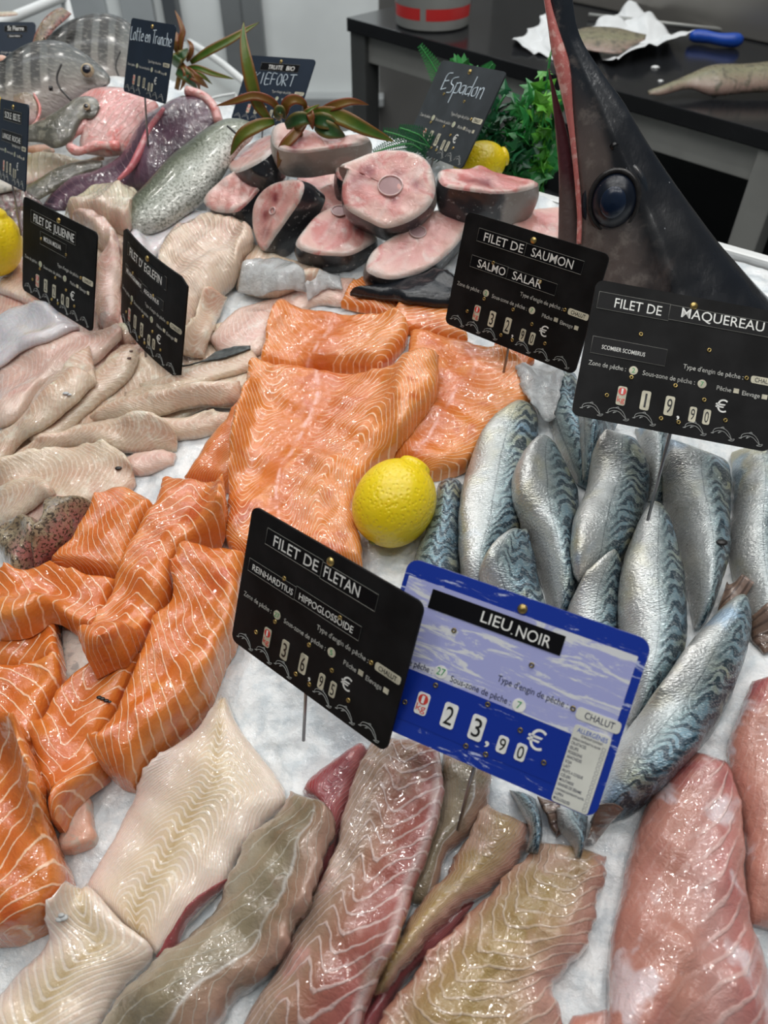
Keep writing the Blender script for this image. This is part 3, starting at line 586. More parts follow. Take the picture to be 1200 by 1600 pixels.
# ---------------------------------------------------------------- salmon portions at lower left
sp = (0, 720, 2.8571); dd_ = (0, 1040, 2.3077); PG = 'salmon portions at the lower left'
def por(pairs, T, label, px=sp, mat=None, **k):
    k.setdefault('edge', .72); k.setdefault('rr', .009); k.setdefault('spacing', .010); k.setdefault('chev', [(-1, .012), (0, 0), (1, .02)]); 
    return sal(pairs, T, label, px, mat or salmon_b, 'salmon_portion', PG, **k)
drape('salmon_skin_flap', [(275, 715, 285, 1030), (345, 735, 345, 1010), (430, 790, 425, 960)], .006, skinm, 'pale silver salmon skin turned up between two portions', 'salmon skin', px=sp, edge=.5)
p = drape('salmon_offcut', [(305, 470, 322, 478), (262, 520, 332, 560), (235, 570, 345, 612), (215, 640, 330, 645), (228, 675, 270, 672)], .012, salmskin, 'small skin side up salmon offcut on the ice', 'salmon', px=dd_, edge=.7, rr=.006)
por([(455, 185, 560, 146), (400, 240, 690, 218), (345, 300, 645, 310), (290, 385, 605, 395), (235, 468, 575, 480), (320, 510, 545, 515)], .030, 'salmon portion topmost, next to the brown skins', spacing=.006, chev=[(-1, .04), (0, 0), (1, -.03)])
por([(-30, 770, -30, 960), (130, 742, 120, 940), (250, 716, 280, 900)], .024, 'flat salmon portion at the left edge left of the silver skin flap')
por([(-40, 540, -40, 760), (100, 498, 100, 745), (220, 480, 240, 700), (350, 502, 340, 740), (520, 515, 440, 775)], .028, 'broad salmon portion at the left edge with curved white lines', spacing=.009, chev=[(-1, .02), (0, 0), (1, .015)])
por([(-40, 950, 275, 888), (-40, 1060, 288, 1005), (-40, 1160, 190, 1170), (-40, 1300, 185, 1320)], .030, 'salmon portion with a squared corner below the flat one', chev=[(-1, .03), (1, 0)])
por([(490, 903, 640, 870), (330, 985, 600, 970), (235, 1065, 545, 1080), (165, 1175, 480, 1220), (172, 1300, 440, 1320), (190, 1420, 480, 1400), (230, 1530, 330, 1520), (250, 1640, 270, 1640)], .028, 'salmon portion with a dark nick tapering down to the skin offcut', chev=[(-1, .03), (0, 0), (1, .02)])
por([(740, 112, 1000, 103), (700, 190, 1012, 230), (640, 290, 960, 335), (600, 380, 860, 395), (560, 480, 780, 480), (490, 600, 775, 600), (440, 720, 710, 690), (388, 830, 650, 800), (405, 915, 560, 900)], .034, 'long folded salmon portion reaching up to the bare ice', chev=[(-1, -.01), (0, .02), (1, .0)], spacing=.0085)
por([(840, 378, 1105, 400), (775, 480, 1085, 560), (766, 620, 1045, 760), (690, 700, 1000, 870), (640, 820, 945, 1010), (590, 960, 885, 1100), (535, 1100, 795, 1190), (465, 1240, 700, 1300), (428, 1320, 625, 1400), (470, 1385, 590, 1440)], .036, 'longest salmon portion lying beside the halibut tag', chev=[(-1, .05), (0, .02), (1, .0)], spacing=.0085)
por([(-50, 190, 90, 225), (-50, 400, 150, 420), (-50, 600, 195, 610), (-50, 780, 247, 770), (-50, 900, 178, 905), (-50, 990, 40, 985)], .036, 'lowest salmon portion filling the left edge', px=dd_, chev=[(-1, 0), (0, .03), (1, .05)], spacing=.012)

# ---------------------------------------------------------------- halibut, pollock and rose fillets in front
G2 = 'large fillets along the front edge'
def ff(nm, pairs, T, mat, label, px, **k):
    k.setdefault('edge', .25); k.setdefault('rr', .022); k.setdefault('chev', [(-1, .05), (0, 0), (1, .05)]); k.setdefault('spacing', .006)
    return drape(nm, pairs, T, mat, label, 'fish fillet', G2, px=px, **k)
pe = (400, 1140, 2.4); pg = (800, 1140, 3.)
ff('halibut_fillet', [(785, 72, 800, 80), (720, 170, 862, 222), (620, 265, 962, 342), (520, 370, 1032, 470), (465, 480, 945, 565), (410, 600, 855, 695), (350, 700, 815, 790), (300, 780, 725, 875), (370, 880, 625, 975), (450, 950, 555, 1035)], .014, halibut, 'creamy halibut fillet with fine chevrons and brown centre line', dd_, spacing=.0042, chev=[(-1, -.06), (-.45, 0), (-.2, .01), (0, .0), (.2, .01), (.5, .0), (1, -.05)])
ff('halibut_fillet', [(245, 790, 310, 772), (170, 895, 430, 915), (165, 990, 545, 1025), (70, 1090, 460, 1130), (0, 1170, 390, 1230), (-60, 1260, 340, 1310), (-120, 1400, 250, 1450)], .018, halibut, 'pinkish halibut tail fillet in the lower left corner', dd_, spacing=.006, chev=[(-1, .03), (0, 0), (1, .03)])
ff('pollock_fillet', [(820, 770, 800, 800), (700, 850, 700, 900), (610, 960, 640, 1000), (560, 1050, 620, 1050)], .010, darkred, 'dark purplish flesh edge between the halibut and the grey fillet', dd_)
ff('pollock_fillet', [(400, 42, 425, 70), (290, 120, 390, 180), (170, 215, 340, 300), (250, 290, 310, 400), (240, 400, 290, 520), (150, 560, 240, 640)], .016, darkred, 'dark red fillet edge below the halibut tag', pe)
ff('pollock_fillet', [(700, 60, 885, 140), (690, 250, 865, 280), (670, 350, 812, 380), (640, 440, 722, 470), (560, 640, 660, 660)], .014, poll_g, 'light brown fillet under the pin of the blue tag', pe)
ff('pollock_fillet', [(640, 700, 820, 640), (520, 850, 720, 800), (460, 960, 600, 900), (400, 1080, 520, 1000), (330, 1200, 460, 1150)], .012, darkred, 'dull red fillet edge low between the rosy and golden fillets', pe)
ff('pollock_fillet', [(872, 270, 1045, 350), (800, 400, 1015, 445), (700, 545, 905, 570), (595, 655, 795, 655), (540, 780, 665, 775), (490, 880, 560, 885), (440, 1000, 480, 990)], .018, poll_y, 'short golden brown fillet with a ragged top under the blue tag', pe, jag=.0012)
ff('pollock_fillet', [(450, 10, 690, 40), (385, 140, 702, 190), (325, 290, 692, 300), (290, 440, 657, 445), (225, 600, 580, 625), (140, 740, 520, 825), (60, 900, 460, 955), (-40, 1060, 400, 1110), (-80, 1170, 380, 1200)], .030, poll_p, 'long rosy striped fillet running down from the halibut tag', pe, chev=[(-1, -.03), (-.4, .02), (0, 0), (1, .02)], spacing=.010, rr=.03, edge=.3)
ff('pollock_fillet', [(1035, 415, 1078, 470), (1005, 500, 1192, 520), (900, 610, 1182, 650), (830, 760, 1130, 820), (740, 880, 1050, 930), (620, 990, 995, 1055), (500, 1110, 850, 1190), (400, 1220, 765, 1300), (300, 1340, 690, 1390)], .030, poll_g, 'long grey brown fillet with a ragged end beside the halibut', dd_, chev=[(-1, -.02), (.35, .03), (1, -.02)], spacing=.016, rr=.028, jag=.0012)
ff('pollock_fillet', [(855, 1310, 949, 1332), (805, 1350, 954, 1372), (760, 1385, 936, 1420), (715, 1435, 917, 1465), (670, 1495, 888, 1512), (615, 1560, 876, 1540), (575, 1610, 884, 1602), (540, 1670, 860, 1680)], .026, poll_y, 'broad golden striped fillet at the bottom beside the strip of ice', None, chev=[(-1, .035), (-.3, 0), (.4, 0), (1, .02)], spacing=.0085, rr=.03, jag=.0015)
RG = 'rose fillets at the lower right'
for prs, lb, T in (([(900, 1582, 980, 1570), (880, 1640, 1020, 1650), (870, 1700, 1040, 1700)], 'rose fillet tip at the bottom end of the strip of ice', .014),
                   ([(1175, 1060, 1240, 1050), (1146, 1150, 1250, 1150), (1150, 1215, 1250, 1230), (1163, 1290, 1250, 1300), (1170, 1380, 1250, 1390), (1178, 1440, 1250, 1460)], 'rose fillet cut off by the right edge behind the big rose one', .022),
                   ([(1078, 1170, 1146, 1172), (1040, 1217, 1154, 1213), (1012, 1257, 1164, 1267), (993, 1300, 1171, 1327), (983, 1347, 1178, 1433), (973, 1407, 1190, 1470), (960, 1473, 1205, 1520), (955, 1540, 1220, 1580), (945, 1640, 1230, 1660)], 'big rose fillet with white membrane right of the strip of ice', .028)):
    o = ff('rose_fillet', prs, T, pinkR, lb, None, chev=[(-1, -.05), (-.2, 0), (.5, .02), (1, .05)], spacing=.013, rr=.03, lm=[(-1, .15), (0, .2), (.2, 1), (.65, 1), (.8, .2), (1, .1)]); o['group'] = RG

# ---------------------------------------------------------------- mackerel
H_ = (620, 560, 2.069); c7 = (800, 880, 3.); MG = 'mackerel fillets skin side up'
def mk(pairs, T, label, px=H_, mat=mack_a, nm='mackerel_fillet', **k):
    k.setdefault('edge', .12); k.setdefault('rr', .03); k.setdefault('spacing', .009); k.setdefault('chev', [(-1, .01), (0, 0), (1, .008)]); k.setdefault('jag', .0003); k.setdefault('wobble', .25); k.setdefault('tub', 0.0)
    k.setdefault('smooth_it', 60)
    return drape(nm, pairs, T, mat, label, 'mackerel', MG, px=px, **k)
mk([(505, 30, 585, 30), (495, 120, 600, 150), (510, 230, 640, 260), (590, 380, 625, 400)], .022, 'dark backed mackerel half hidden left of the mackerel tag', mat=mack_d)
mk([(590, 150, 720, 190), (598, 280, 665, 300), (600, 400, 625, 405)], .022, 'dark mackerel narrowing below the corner of the mackerel tag', mat=mack_d)
mk([(780, 200, 890, 215), (805, 330, 875, 340), (818, 440, 862, 440)], .022, 'slim silver mackerel showing between two wide ones under the tag', mat=mack_a)
mk([(1095, 280, 1240, 280), (1098, 450, 1250, 450), (1088, 600, 1250, 620), (1110, 720, 1250, 760), (1160, 850, 1250, 880)], .024, 'silvery mackerel cut off by the right edge', mat=mack_a)
mk([(138, 372, 216, 372), (112, 470, 214, 475), (82, 570, 210, 590), (50, 650, 206, 690), (30, 780, 200, 800)], .026, 'dark striped mackerel nearest the big lemon', mat=mack_d)
mk([(402, 120, 452, 128), (285, 210, 467, 215), (232, 330, 462, 320), (203, 450, 440, 430), (203, 560, 400, 540), (212, 660, 335, 630), (225, 740, 310, 740)], .030, 'big white bellied mackerel next to the wide salmon fillet')
mk([(488, 240, 522, 250), (395, 310, 565, 335), (375, 400, 595, 430), (408, 510, 592, 570), (450, 620, 586, 700), (490, 740, 575, 780), (520, 812, 548, 815)], .030, 'silver mackerel second from the salmon, pointed at its lower end')
mk([(400, 515, 428, 515), (305, 610, 445, 600), (268, 690, 468, 690), (300, 770, 500, 800), (330, 830, 520, 850)], .022, 'short dark mackerel tucked low above the blue tag', mat=mack_m)
mk([(868, 250, 1092, 285), (868, 360, 1097, 400), (880, 460, 1097, 500), (918, 560, 1092, 600), (950, 680, 1062, 700), (970, 780, 1032, 795), (975, 838, 1000, 838)], .032, 'wide bright striped mackerel with a round dark spot')
mk([(690, 215, 780, 222), (640, 290, 815, 310), (618, 400, 828, 400), (580, 480, 805, 490), (570, 570, 775, 570), (575, 660, 745, 620), (590, 715, 700, 660)], .032, 'wide mackerel with torn belly flap under the mackerel tag')
mk([(700, 618, 728, 618), (620, 690, 734, 700), (560, 790, 730, 790), (540, 890, 725, 880), (530, 970, 720, 970)], .024, 'small bright mackerel directly above the blue tag')
mk([(833, 430, 862, 438), (780, 520, 907, 530), (745, 620, 940, 640), (728, 750, 955, 770), (730, 880, 950, 890), (730, 960, 925, 980), (745, 1060, 860, 1080), (760, 1150, 800, 1160)], .032, 'tall plump mackerel ending behind the right corner of the blue tag')
mk([(0, 1040, 120, 1080), (55, 1150, 140, 1170), (85, 1240, 150, 1265), (70, 1320, 125, 1340)], .018, 'dark spotted mackerel tail peeking under the blue tag', c7, mack_d)
for prs, lb in (([(125, 1090, 215, 1110), (170, 1190, 235, 1180), (215, 1260, 240, 1250)], 'left brown tail fin lobe under the blue tag'), ([(1040, 240, 1130, 100), (980, 200, 1090, 60), (1020, 60, 1080, 40)], 'pinkish brown belly flap behind the lowest mackerel'),
                ([(1120, 250, 1200, 200), (1130, 350, 1230, 330), (1190, 420, 1250, 400)], 'torn brownish belly flap at the right edge')):
    drape('fish_flap', prs, .006, tailm, lb, 'fish fin' if 'fin' in lb else 'fish flap', px=c7, edge=.4)
mk([(212, 1120, 368, 1165), (235, 1220, 352, 1255), (285, 1300, 335, 1330), (310, 1362, 325, 1366)], .020, 'mackerel tail end pointing down below the corner of the blue tag', c7, mack_m)
big = mk([(1055, 128, 1115, 98), (960, 215, 1132, 215), (870, 320, 1128, 350), (770, 450, 1092, 500), (670, 590, 1022, 650), (575, 720, 935, 790), (500, 830, 820, 925), (440, 960, 680, 1050), (400, 1090, 560, 1130), (388, 1160, 450, 1172)], .036, 'largest mackerel, lowest and diagonal, right of the blue tag', c7, res=.0022)
drape('tail_fin', [(378, 1160, 510, 1165), (365, 1230, 450, 1220), (345, 1310, 400, 1290)], .004, tailm, None, None, px=c7, edge=.5, parent=big)
# the black fin behind the salmon
drape('black_fin', [(478, 97, 479, 98), (520, 82, 530, 101), (570, 62, 585, 106), (650, 34, 680, 120), (760, 20, 820, 130), (860, 20, 900, 130)], .010, plain('black_wet_fin', (.012, .014, .018), .22, vs=60, bscale=200, bdist=.0006), 'glossy black pointed fin between the swordfish steaks and the salmon', 'fin', px=sm)

def speck(label, pts, nm='dark_speck', col=(.012, .01, .01), r=.0016):
    o = [q for q in bpy.data.objects if q.get('label') == label][0]; m = plain(nm, col, .35)
    for x, y, k in pts:
        p = on_surface([(x, y)], .0)[0]; bm = bmesh.new(); bmesh.ops.create_icosphere(bm, subdivisions=2, radius=r * k)
        V = [(v.co.x * 1.2 + p[0], v.co.y * .8 + p[1], v.co.z * .4 + p[2] + .0004) for v in bm.verts]; F = [[v.index for v in f.verts] for f in bm.faces]; bm.free(); mesh_obj(nm, V, F, m, o)
speck('broad smooth fillet marked with one black speck', [(185, 732, 1.6)])
speck('tapered fillet with three dark specks below the haddock tag', [(206, 537, .9), (205, 549, 1.), (202, 560, 1.1)], 'brown_speck', (.10, .04, .03))
speck('fillet with a tiny metal scale stuck near its blunt end', [(103, 615, 1.5), (108, 617, 1.2)], 'metal_scale', (.5, .52, .54))
speck('wide bright striped mackerel with a round dark spot', [(1128, 848, 2.2)])
speck('salmon portion with a dark nick tapering down to the skin offcut', [(155, 1090, 1.), (160, 1092, 1.), (166, 1095, 1.), (171, 1097, .8)], 'dark_nick')
speck('pinkish halibut tail fillet in the lower left corner', [(93, 1437, 1.2), (99, 1434, 1.6), (96, 1430, 1.)], 'grey_flake', (.45, .46, .46))
t = NT('wet_clear_ice'); nm = t.bump(t.noise(120, 4, .65), .003); t.set(Base_Color=t.mix(t.sstep(t.noise(80, 3), .4, .6), (.9, .93, .95), (.78, .80, .80)), Roughness=.12, Transmission_Weight=.55, IOR=1.25, Normal=nm, Coat_Weight=1., Coat_Roughness=.05); wice = t.m
for prs, lb in (([(800, 575, 860, 560), (815, 600, 880, 600), (835, 640, 870, 650)], 'glassy lump of wet ice between the salmon and the mackerel'),
                ([(385, 395, 372, 450), (415, 402, 410, 462), (450, 410, 450, 460), (475, 425, 478, 450)], 'heap of wet crushed ice slush below the swordfish steaks'),
                ([(478, 455, 482, 475), (500, 430, 505, 455), (530, 425, 535, 445)], 'small lump of ice touching the steak in front')):
    drape('ice_lump', prs, .007, wice, lb, 'ice', edge=.12, wobble=2., jag=.0015, rr=.02)

# ---------------------------------------------------------------- swordfish steaks
def steak_mat():
    t = NT('swordfish_cut'); r = t.attr('rad'); a = t.attr('ang')
    n1 = t.noise(45, 4, .6, dist=.5); rr = t.math('ADD', r, t.math('MULTIPLY_ADD', n1, .22, -.11))
    c = t.ramp(rr, [(0, (.62, .30, .26)), (.45, (.68, .33, .30)), (.8, (.70, .42, .37)), (.93, (.66, .52, .47)), (1, (.60, .55, .52))])
    c = t.mix(t.sstep(t.noise(24, 4, .6, dist=.8), .48, .62, 0, .85), c, (.55, .15, .14)); c = t.mix(t.sstep(t.noise(38, 4, .6, dist=.6), .55, .68, 0, .8), c, (.74, .56, .52))
    bl = t.attr('blood'); c = t.mix(t.math('MULTIPLY', bl, t.sstep(t.noise(50, 3), .3, .6, .4, 1)), c, (.20, .02, .03))
    sp = t.attr('line'); c = t.mix(t.math('MULTIPLY', sp, .7), c, (.72, .50, .46))
    nm = t.bump(t.noise(110, 4, .6, dist=.6), .0012); nm = t.bump(r, .0001, 1, nm)
    t.set(Base_Color=c, Roughness=.28, Normal=nm, Coat_Weight=.7, Coat_Roughness=.08, Coat_Normal=nm, Subsurface_Weight=.3, Subsurface_Scale=.008)
    t.b.inputs['Subsurface Radius'].default_value = (1, .4, .3); return t.m
def steakskin(name, dk, lt):
    t = NT(name); a = t.attr('dark'); n = t.noise(60, 4, .6)
    c = t.mix(t.sstep(t.math('ADD', a, t.math('MULTIPLY_ADD', n, .4, -.2)), .4, .6), lt, dk); c = t.mix(t.sstep(t.noise(200, 2), .62, .72, 0, .5), c, (.5, .5, .5))
    nm = t.bump(t.noise(220, 3), .0004); t.set(Base_Color=c, Roughness=.3, Normal=nm, Coat_Weight=.5, Coat_Roughness=.1); return t.m
stm = steak_mat(); skn = steakskin('swordfish_skin', (.022, .024, .03), (.36, .32, .29)); bone = flesh('backbone', [(0, (.62, .46, .44)), (1, (.62, .42, .42))], rough=.25)
SGp = 'swordfish steaks piled at the back'
def steak(face, hh, n, th, label, px=(300, 0, 3.), darkdir=None, bonepx=None, blood=(), lines=(), dark_all=None, drop=0):
    P = np.array(face, float) / px[2] + np.array(px[:2]); C = cr(P, 72, closed=True); c = C.mean(0)
    p0 = on_surface([c], hh, ICE)[0]; n = np.array(n, float); n /= np.linalg.norm(n)
    Q = on_plane(C, p0, n); ctr = Q.mean(0)
    rt = empty('swordfish_steak', ctr - n * th); tag(rt, label, 'fish steak', SGp)
    M = len(Q); rings = np.r_[0, .12, .25, .38, .5, .62, .74, .84, .92, .975, 1.]
    V = []; rad = []; ang = []
    b2 = [on_plane([np.array(b[:2]) / px[2] + px[:2]], p0, n)[0] for b in blood]
    l2 = [on_plane(cr(np.array(l, float) / px[2] + px[:2], 30), p0, n) for l in lines]
    for r in rings:
        for i in range(M):
            q = ctr + (Q[i] - ctr) * r; hgt = .0016 * wob(q[0] + q[2], q[1], 120, 2) * (1 - r ** 6) - .003 * max(0, (r - .9) / .1) ** 2
            V.append(q + n * hgt); rad.append(r); ang.append(i / M)
    V = np.array(V)
    bl = np.zeros(len(V)); 
    for b, w in zip(b2, blood): bl = np.maximum(bl, np.exp(-((V - b) ** 2).sum(1) / (w[2] ** 2)))
    ln = np.zeros(len(V))
    for l in l2:
        d = np.sqrt(((V[:, None] - l[None]) ** 2).sum(-1)).min(1); ln = np.maximum(ln, np.clip(1 - d / .0035, 0, 1))
    F = [(k * M + i, k * M + (i + 1) % M, (k + 1) * M + (i + 1) % M, (k + 1) * M + i) for k in range(1, len(rings) - 1) for i in range(M)]
    F += [(0, M + i, M + (i + 1) % M) for i in range(M)]
    V2 = V.copy(); keep = [0] + list(range(M, len(V))); mp = {k: i for i, k in enumerate(keep)}
    V = V[keep]; F = [tuple(mp[i] for i in f) for f in F]
    mesh_obj('cut_face', V, F, stm, rt, attrs=dict(rad=np.array(rad)[keep], ang=np.array(ang)[keep], blood=bl[keep], line=ln[keep]))
    # skin band round the slice and its underside
    dv = []; S = []; ks = 7
    dd3 = None
    if darkdir is not None: d3 = on_plane([c, c + np.array(darkdir)], p0, n); dd3 = d3[1] - d3[0]; dd3 /= np.linalg.norm(dd3)
    for k in range(ks):
        f = k / (ks - 1); b = 1 + .05 * math.sin(f * math.pi) - .03 * f
        for i in range(M):
            q = ctr + (Q[i] - ctr) * b * (1 + .012 * math.sin(i * .7 + k)); S.append(q - n * (.003 + (th - .003) * f) if k else V2[(len(rings) - 1) * M + i])
            rdir = (Q[i] - ctr) / np.linalg.norm(Q[i] - ctr)
            dv.append(.5 + .9 * float(rdir @ dd3) if dd3 is not None else (dark_all if dark_all is not None else 1.))
    S = np.array(S); F = [(k * M + i, k * M + (i + 1) % M, (k + 1) * M + (i + 1) % M, (k + 1) * M + i) for k in range(ks - 1) for i in range(M)] + [tuple((ks - 1) * M + i for i in range(M))]
    mesh_obj('skin_band', S, F, skn, rt, attrs=dict(dark=dv), sharp=math.radians(50))
    if bonepx:
        b0 = on_plane([np.array(bonepx[:2]) / px[2] + px[:2]], p0, n)[0] + n * .001; r = bonepx[2]
        R = rot_align(n); pts = [b0 + np.array((R @ Vector((r * math.cos(t_), r * .85 * math.sin(t_), 0)))[:]) for t_ in np.linspace(0, 2 * math.pi, 25)]
        MB().tube(pts, .0008, 8, cap=False).build('backbone_ring', bone, rt)
        disc = [b0 - n * .0004] + [b0 - n * .0004 + (p - b0) * .9 for p in pts[:-1]]
        mesh_obj('backbone_core', disc, [(0, i, i % 24 + 1) for i in range(1, 25)], plain('bone_core', (.42, .26, .27), .2, vs=100), rt)
    for f in np.linspace(.2, 1, 6): 
        for k in (0, ks - 1):
            q = ctr + (S[k * M:(k + 1) * M] - ctr) * f; splat(q[:, 0], q[:, 1], np.minimum(q[:, 2], 9))
    return rt
UP = (-.05, -.35, .94)
steak([(430, 260, 0), ][:0] or [(105, 200), (150, 165), (240, 118), (262, 128), (240, 175), (180, 215), (125, 232)], .045, (-.5, .1, .9), .03, 'dark skinned swordfish slice at the back left beside the trout', (300, 150, 2.), dark_all=1.)
steak([(330, 245), (380, 225), (450, 228), (455, 255), (430, 290), (375, 325), (330, 300)], .03, UP, .03, 'swordfish slice half buried behind the upright narrow one', (300, 150, 2.), darkdir=(0, 1))
steak([(375, 350), (385, 300), (430, 270), (480, 262), (490, 300), (470, 350), (410, 365)], .032, (0, -.5, .86), .03, 'small visible part of a swordfish slice left of the round one', (300, 150, 2.), darkdir=(0, 1))
steak([(450, 215), (480, 190), (540, 182), (590, 195), (570, 240), (500, 262), (458, 250)], .055, (.1, -.3, .94), .03, 'swordfish slice peeking out behind the round one', (300, 150, 2.), darkdir=(-1, 1))
steak([(50, 925), (120, 850), (220, 780), (350, 712), (397, 735), (385, 800), (315, 880), (262, 940), (205, 985), (130, 988), (75, 968)], .045, (-.25, -.45, .85), .032, 'swordfish steak leftmost, lying next to the trout', darkdir=(-.3, 1), blood=[(265, 840, .008), (280, 800, .006)], lines=[[(150, 900), (240, 860), (300, 790)]])
steak([(970, 372), (1050, 352), (1160, 345), (1200, 380), (1180, 440), (1060, 440), (1000, 400)], .028, UP, .03, 'flat swordfish slice partly hidden by the salmon tag', (300, 150, 2.), darkdir=(-1, 1))
steak([(485, 1140), (530, 1060), (600, 990), (690, 962), (770, 1020), (868, 1103), (820, 1150), (740, 1188), (650, 1190), (560, 1180)], .034, (.05, -.42, .9), .03, 'wedge shaped swordfish steak in front below the round one', darkdir=(0, 1), bonepx=(690, 990, .0075), lines=[[(690, 1010), (640, 1080), (600, 1130)]])
steak([(275, 1012), (300, 920), (370, 858), (470, 836), (515, 860), (500, 930), (435, 1030), (385, 1100), (330, 1172), (290, 1120)], .050, (-.62, -.55, .56), .034, 'narrow swordfish steak standing on edge with dark skin on its right', darkdir=(1, .1), bonepx=(380, 990, .004), blood=[(340, 1010, .007), (345, 1090, .006), (390, 930, .006)], lines=[[(330, 1130), (365, 1040), (440, 900)]])
steak([(545, 528), (570, 475), (650, 420), (720, 370), (780, 350), (872, 362), (850, 430), (800, 490), (722, 545), (625, 568), (560, 552)], .038, (.1, -.48, .87), .03, 'widest swordfish steak in front reaching under the salmon tag', (300, 150, 2.), darkdir=(.7, 1), bonepx=(705, 425, .008), blood=[(825, 368, .012)], lines=[[(690, 430), (670, 500), (660, 560)], [(560, 540), (640, 500), (690, 440)]])
steak([(370, 640), (375, 595), (400, 572), (450, 574), (520, 600), (620, 628), (720, 640), (800, 628), (835, 645), (790, 668), (700, 680), (610, 694), (520, 706), (440, 700), (390, 680)], .088, (0, -.30, .95), .032, 'curved swordfish steak on top of the pile at the back', darkdir=None, dark_all=.12, blood=[(505, 665, .010), (480, 690, .006)])
steak([(768, 235), (790, 224), (860, 225), (900, 211), (950, 235), (1040, 254), (1085, 268), (1040, 288), (960, 297), (860, 288), (785, 272)], .065, (.0, -.12, .99), .036, 'flat topped swordfish steak under the handwritten chalk tag', (300, 150, 2.), dark_all=.3, darkdir=(-1, .4), blood=[(920, 268, .012), (870, 262, .008)])
steak([(703, 915), (705, 850), (725, 790), (690, 770), (760, 740), (830, 712), (900, 698), (980, 698), (1060, 716), (1112, 760), (1135, 830), (1140, 900), (1110, 965), (1050, 1015), (980, 1048), (900, 1064), (830, 1035), (770, 1005), (722, 970)], .078, (-.05, -.66, .75), .034,
      'round swordfish steak propped up facing forward on the pile', darkdir=(-.4, 1), bonepx=(930, 872, .0115), blood=[(825, 800, .007), (960, 825, .006), (770, 850, .009), (800, 835, .006), (1055, 870, .006), (950, 935, .004)],
      lines=[[(930, 910), (900, 980), (860, 1040)], [(905, 880), (800, 850), (730, 900)], [(960, 850), (1040, 800), (1080, 760)]])

# ---------------------------------------------------------------- swordfish head
t = NT('swordfish_head_skin'); vv = t.attr('vv'); uu = t.attr('uu'); v01 = t.math('MULTIPLY_ADD', vv, .5, .5)
n1 = t.noise(14, 4, .6, dist=.6); m = t.math('ADD', v01, t.math('MULTIPLY_ADD', n1, .7, -.35))
c = t.ramp(m, [(0, (.13, .10, .09)), (.3, (.085, .066, .06)), (.48, (.012, .012, .014)), (1, (.005, .007, .012))])
c = t.mix(t.sstep(uu, .36, .60), (.010, .014, .021), c)
c = t.mix(t.math('MULTIPLY', t.sstep(t.noise(60, 4, .7), .5, .7), t.sstep(v01, .3, .62, .6, 0)), c, (.20, .17, .15))
c = t.mix(t.sstep(t.vor(55), .055, .03, 0, .45), c, (.4, .42, .45))
nm = t.bump(t.noise(110, 3, .6, st=(1, 1, .25)), .0005); nm = t.bump(t.noise(16, 2), .006, 1, nm)
t.set(Base_Color=c, Roughness=t.sstep(t.noise(30, 4), .3, .7, .22, .42), Normal=nm, Specular_IOR_Level=.5, Coat_Weight=.8, Coat_Roughness=.16, Coat_Normal=nm); headm = t.m
hb = on_surface([(1040, 490)], .0, ICE)[0]; hn = (-.12, -.93, .30)
hd = empty('swordfish', hb); tag(hd, 'large dark swordfish head standing upright with its bill pointing up', 'fish head')
HP = [(842, -190, 858, -190), (846, -100, 876, -100), (852, -10, 893, -10), (866, 60, 906, 55), (878, 120, 940, 112), (886, 170, 975, 160), (893, 220, 1010, 220), (900, 280, 1050, 280), (904, 330, 1086, 330), (898, 375, 1122, 378), (888, 410, 1150, 410), (880, 450, 1186, 450), (874, 500, 1225, 490), (872, 545, 1255, 530)]
body('head_skin', HP, headm, hb, hn, .42, .8, parent=hd, nu=90, nr=96, pw=1.15, ridge=(.12, .20, .16))
def head_pt(px, py, thick=.42, pw=1.15, out=0.):
    r = min(HP, key=lambda q: abs((q[1] + q[3]) / 2 - py)); rows = sorted(HP, key=lambda q: q[1])
    lx = np.interp(py, [q[1] for q in rows], [q[0] for q in rows]); rx = np.interp(py, [q[3] for q in rows], [q[2] for q in rows])
    a = on_plane([(lx, py), (rx, py), (px, py)], hb, hn); hw = np.linalg.norm(a[1] - a[0]) / 2; s = np.clip(((a[2] - a[0]) @ (a[1] - a[0])) / (4 * hw * hw) * 2 - 1, -1, 1)
    nn = np.array(hn) / np.linalg.norm(hn); z = thick * hw * (1 - s * s) ** (.5 * pw)
    # march back onto the bulging surface along the view ray
    r0 = rays([(px, py)])[0]; q = a[2] + nn * z; tt = ((q - CAM) @ nn) / (r0 @ nn); return CAM + r0 * tt + nn * out
en = np.array((-.32, -.9, .28)); en /= np.linalg.norm(en); ec = head_pt(959, 315)
R = rot_align(en, (1, 0, 0)); Me = Matrix.Translation(ec) @ R.to_4x4()
er_ = .0205
ey = MB().lathe([(0, .0105), (er_ * .3, .0100), (er_ * .6, .0080), (er_ * .85, .0040), (er_, -.003), (er_, -.012)], 48, Me @ Matrix.Diagonal((.93, 1.12, 1, 1))).build('eye', plain('eye_dark_blue', (.003, .006, .014), .3, vs=80), hd)
MB().lathe([(0, .0118), (er_ * .28, .0113), (er_ * .5, .0098), (er_ * .55, .0085)], 40, Me @ Matrix.Diagonal((.93, 1.12, 1, 1))).build('pupil', plain('pupil_blue', (.006, .014, .035), .25, vs=60), ey)
for k_, (rr_, tr, mt, nm_) in enumerate(((1.05, .0026, plain('eye_socket', (.02, .018, .018), .3, vs=200, var=.3), 'eye_rim'), (1.28, .0035, headm, 'eyelid_fold'))):
    pts = [(Me @ Vector((er_ * rr_ * .93 * math.cos(a), er_ * rr_ * 1.12 * math.sin(a), -.002 - .006 * k_)))[:] for a in np.linspace(0, 2 * math.pi, 41)]
    o = MB().tube(pts, tr, 8, cap=False).build(nm_, mt, ey)
no = MB().tube([head_pt(958, 226, out=-.001), head_pt(962, 231, out=.001)], .0035, 10).build('nostril', plain('nostril_black', (.005, .005, .006), .3), hd)
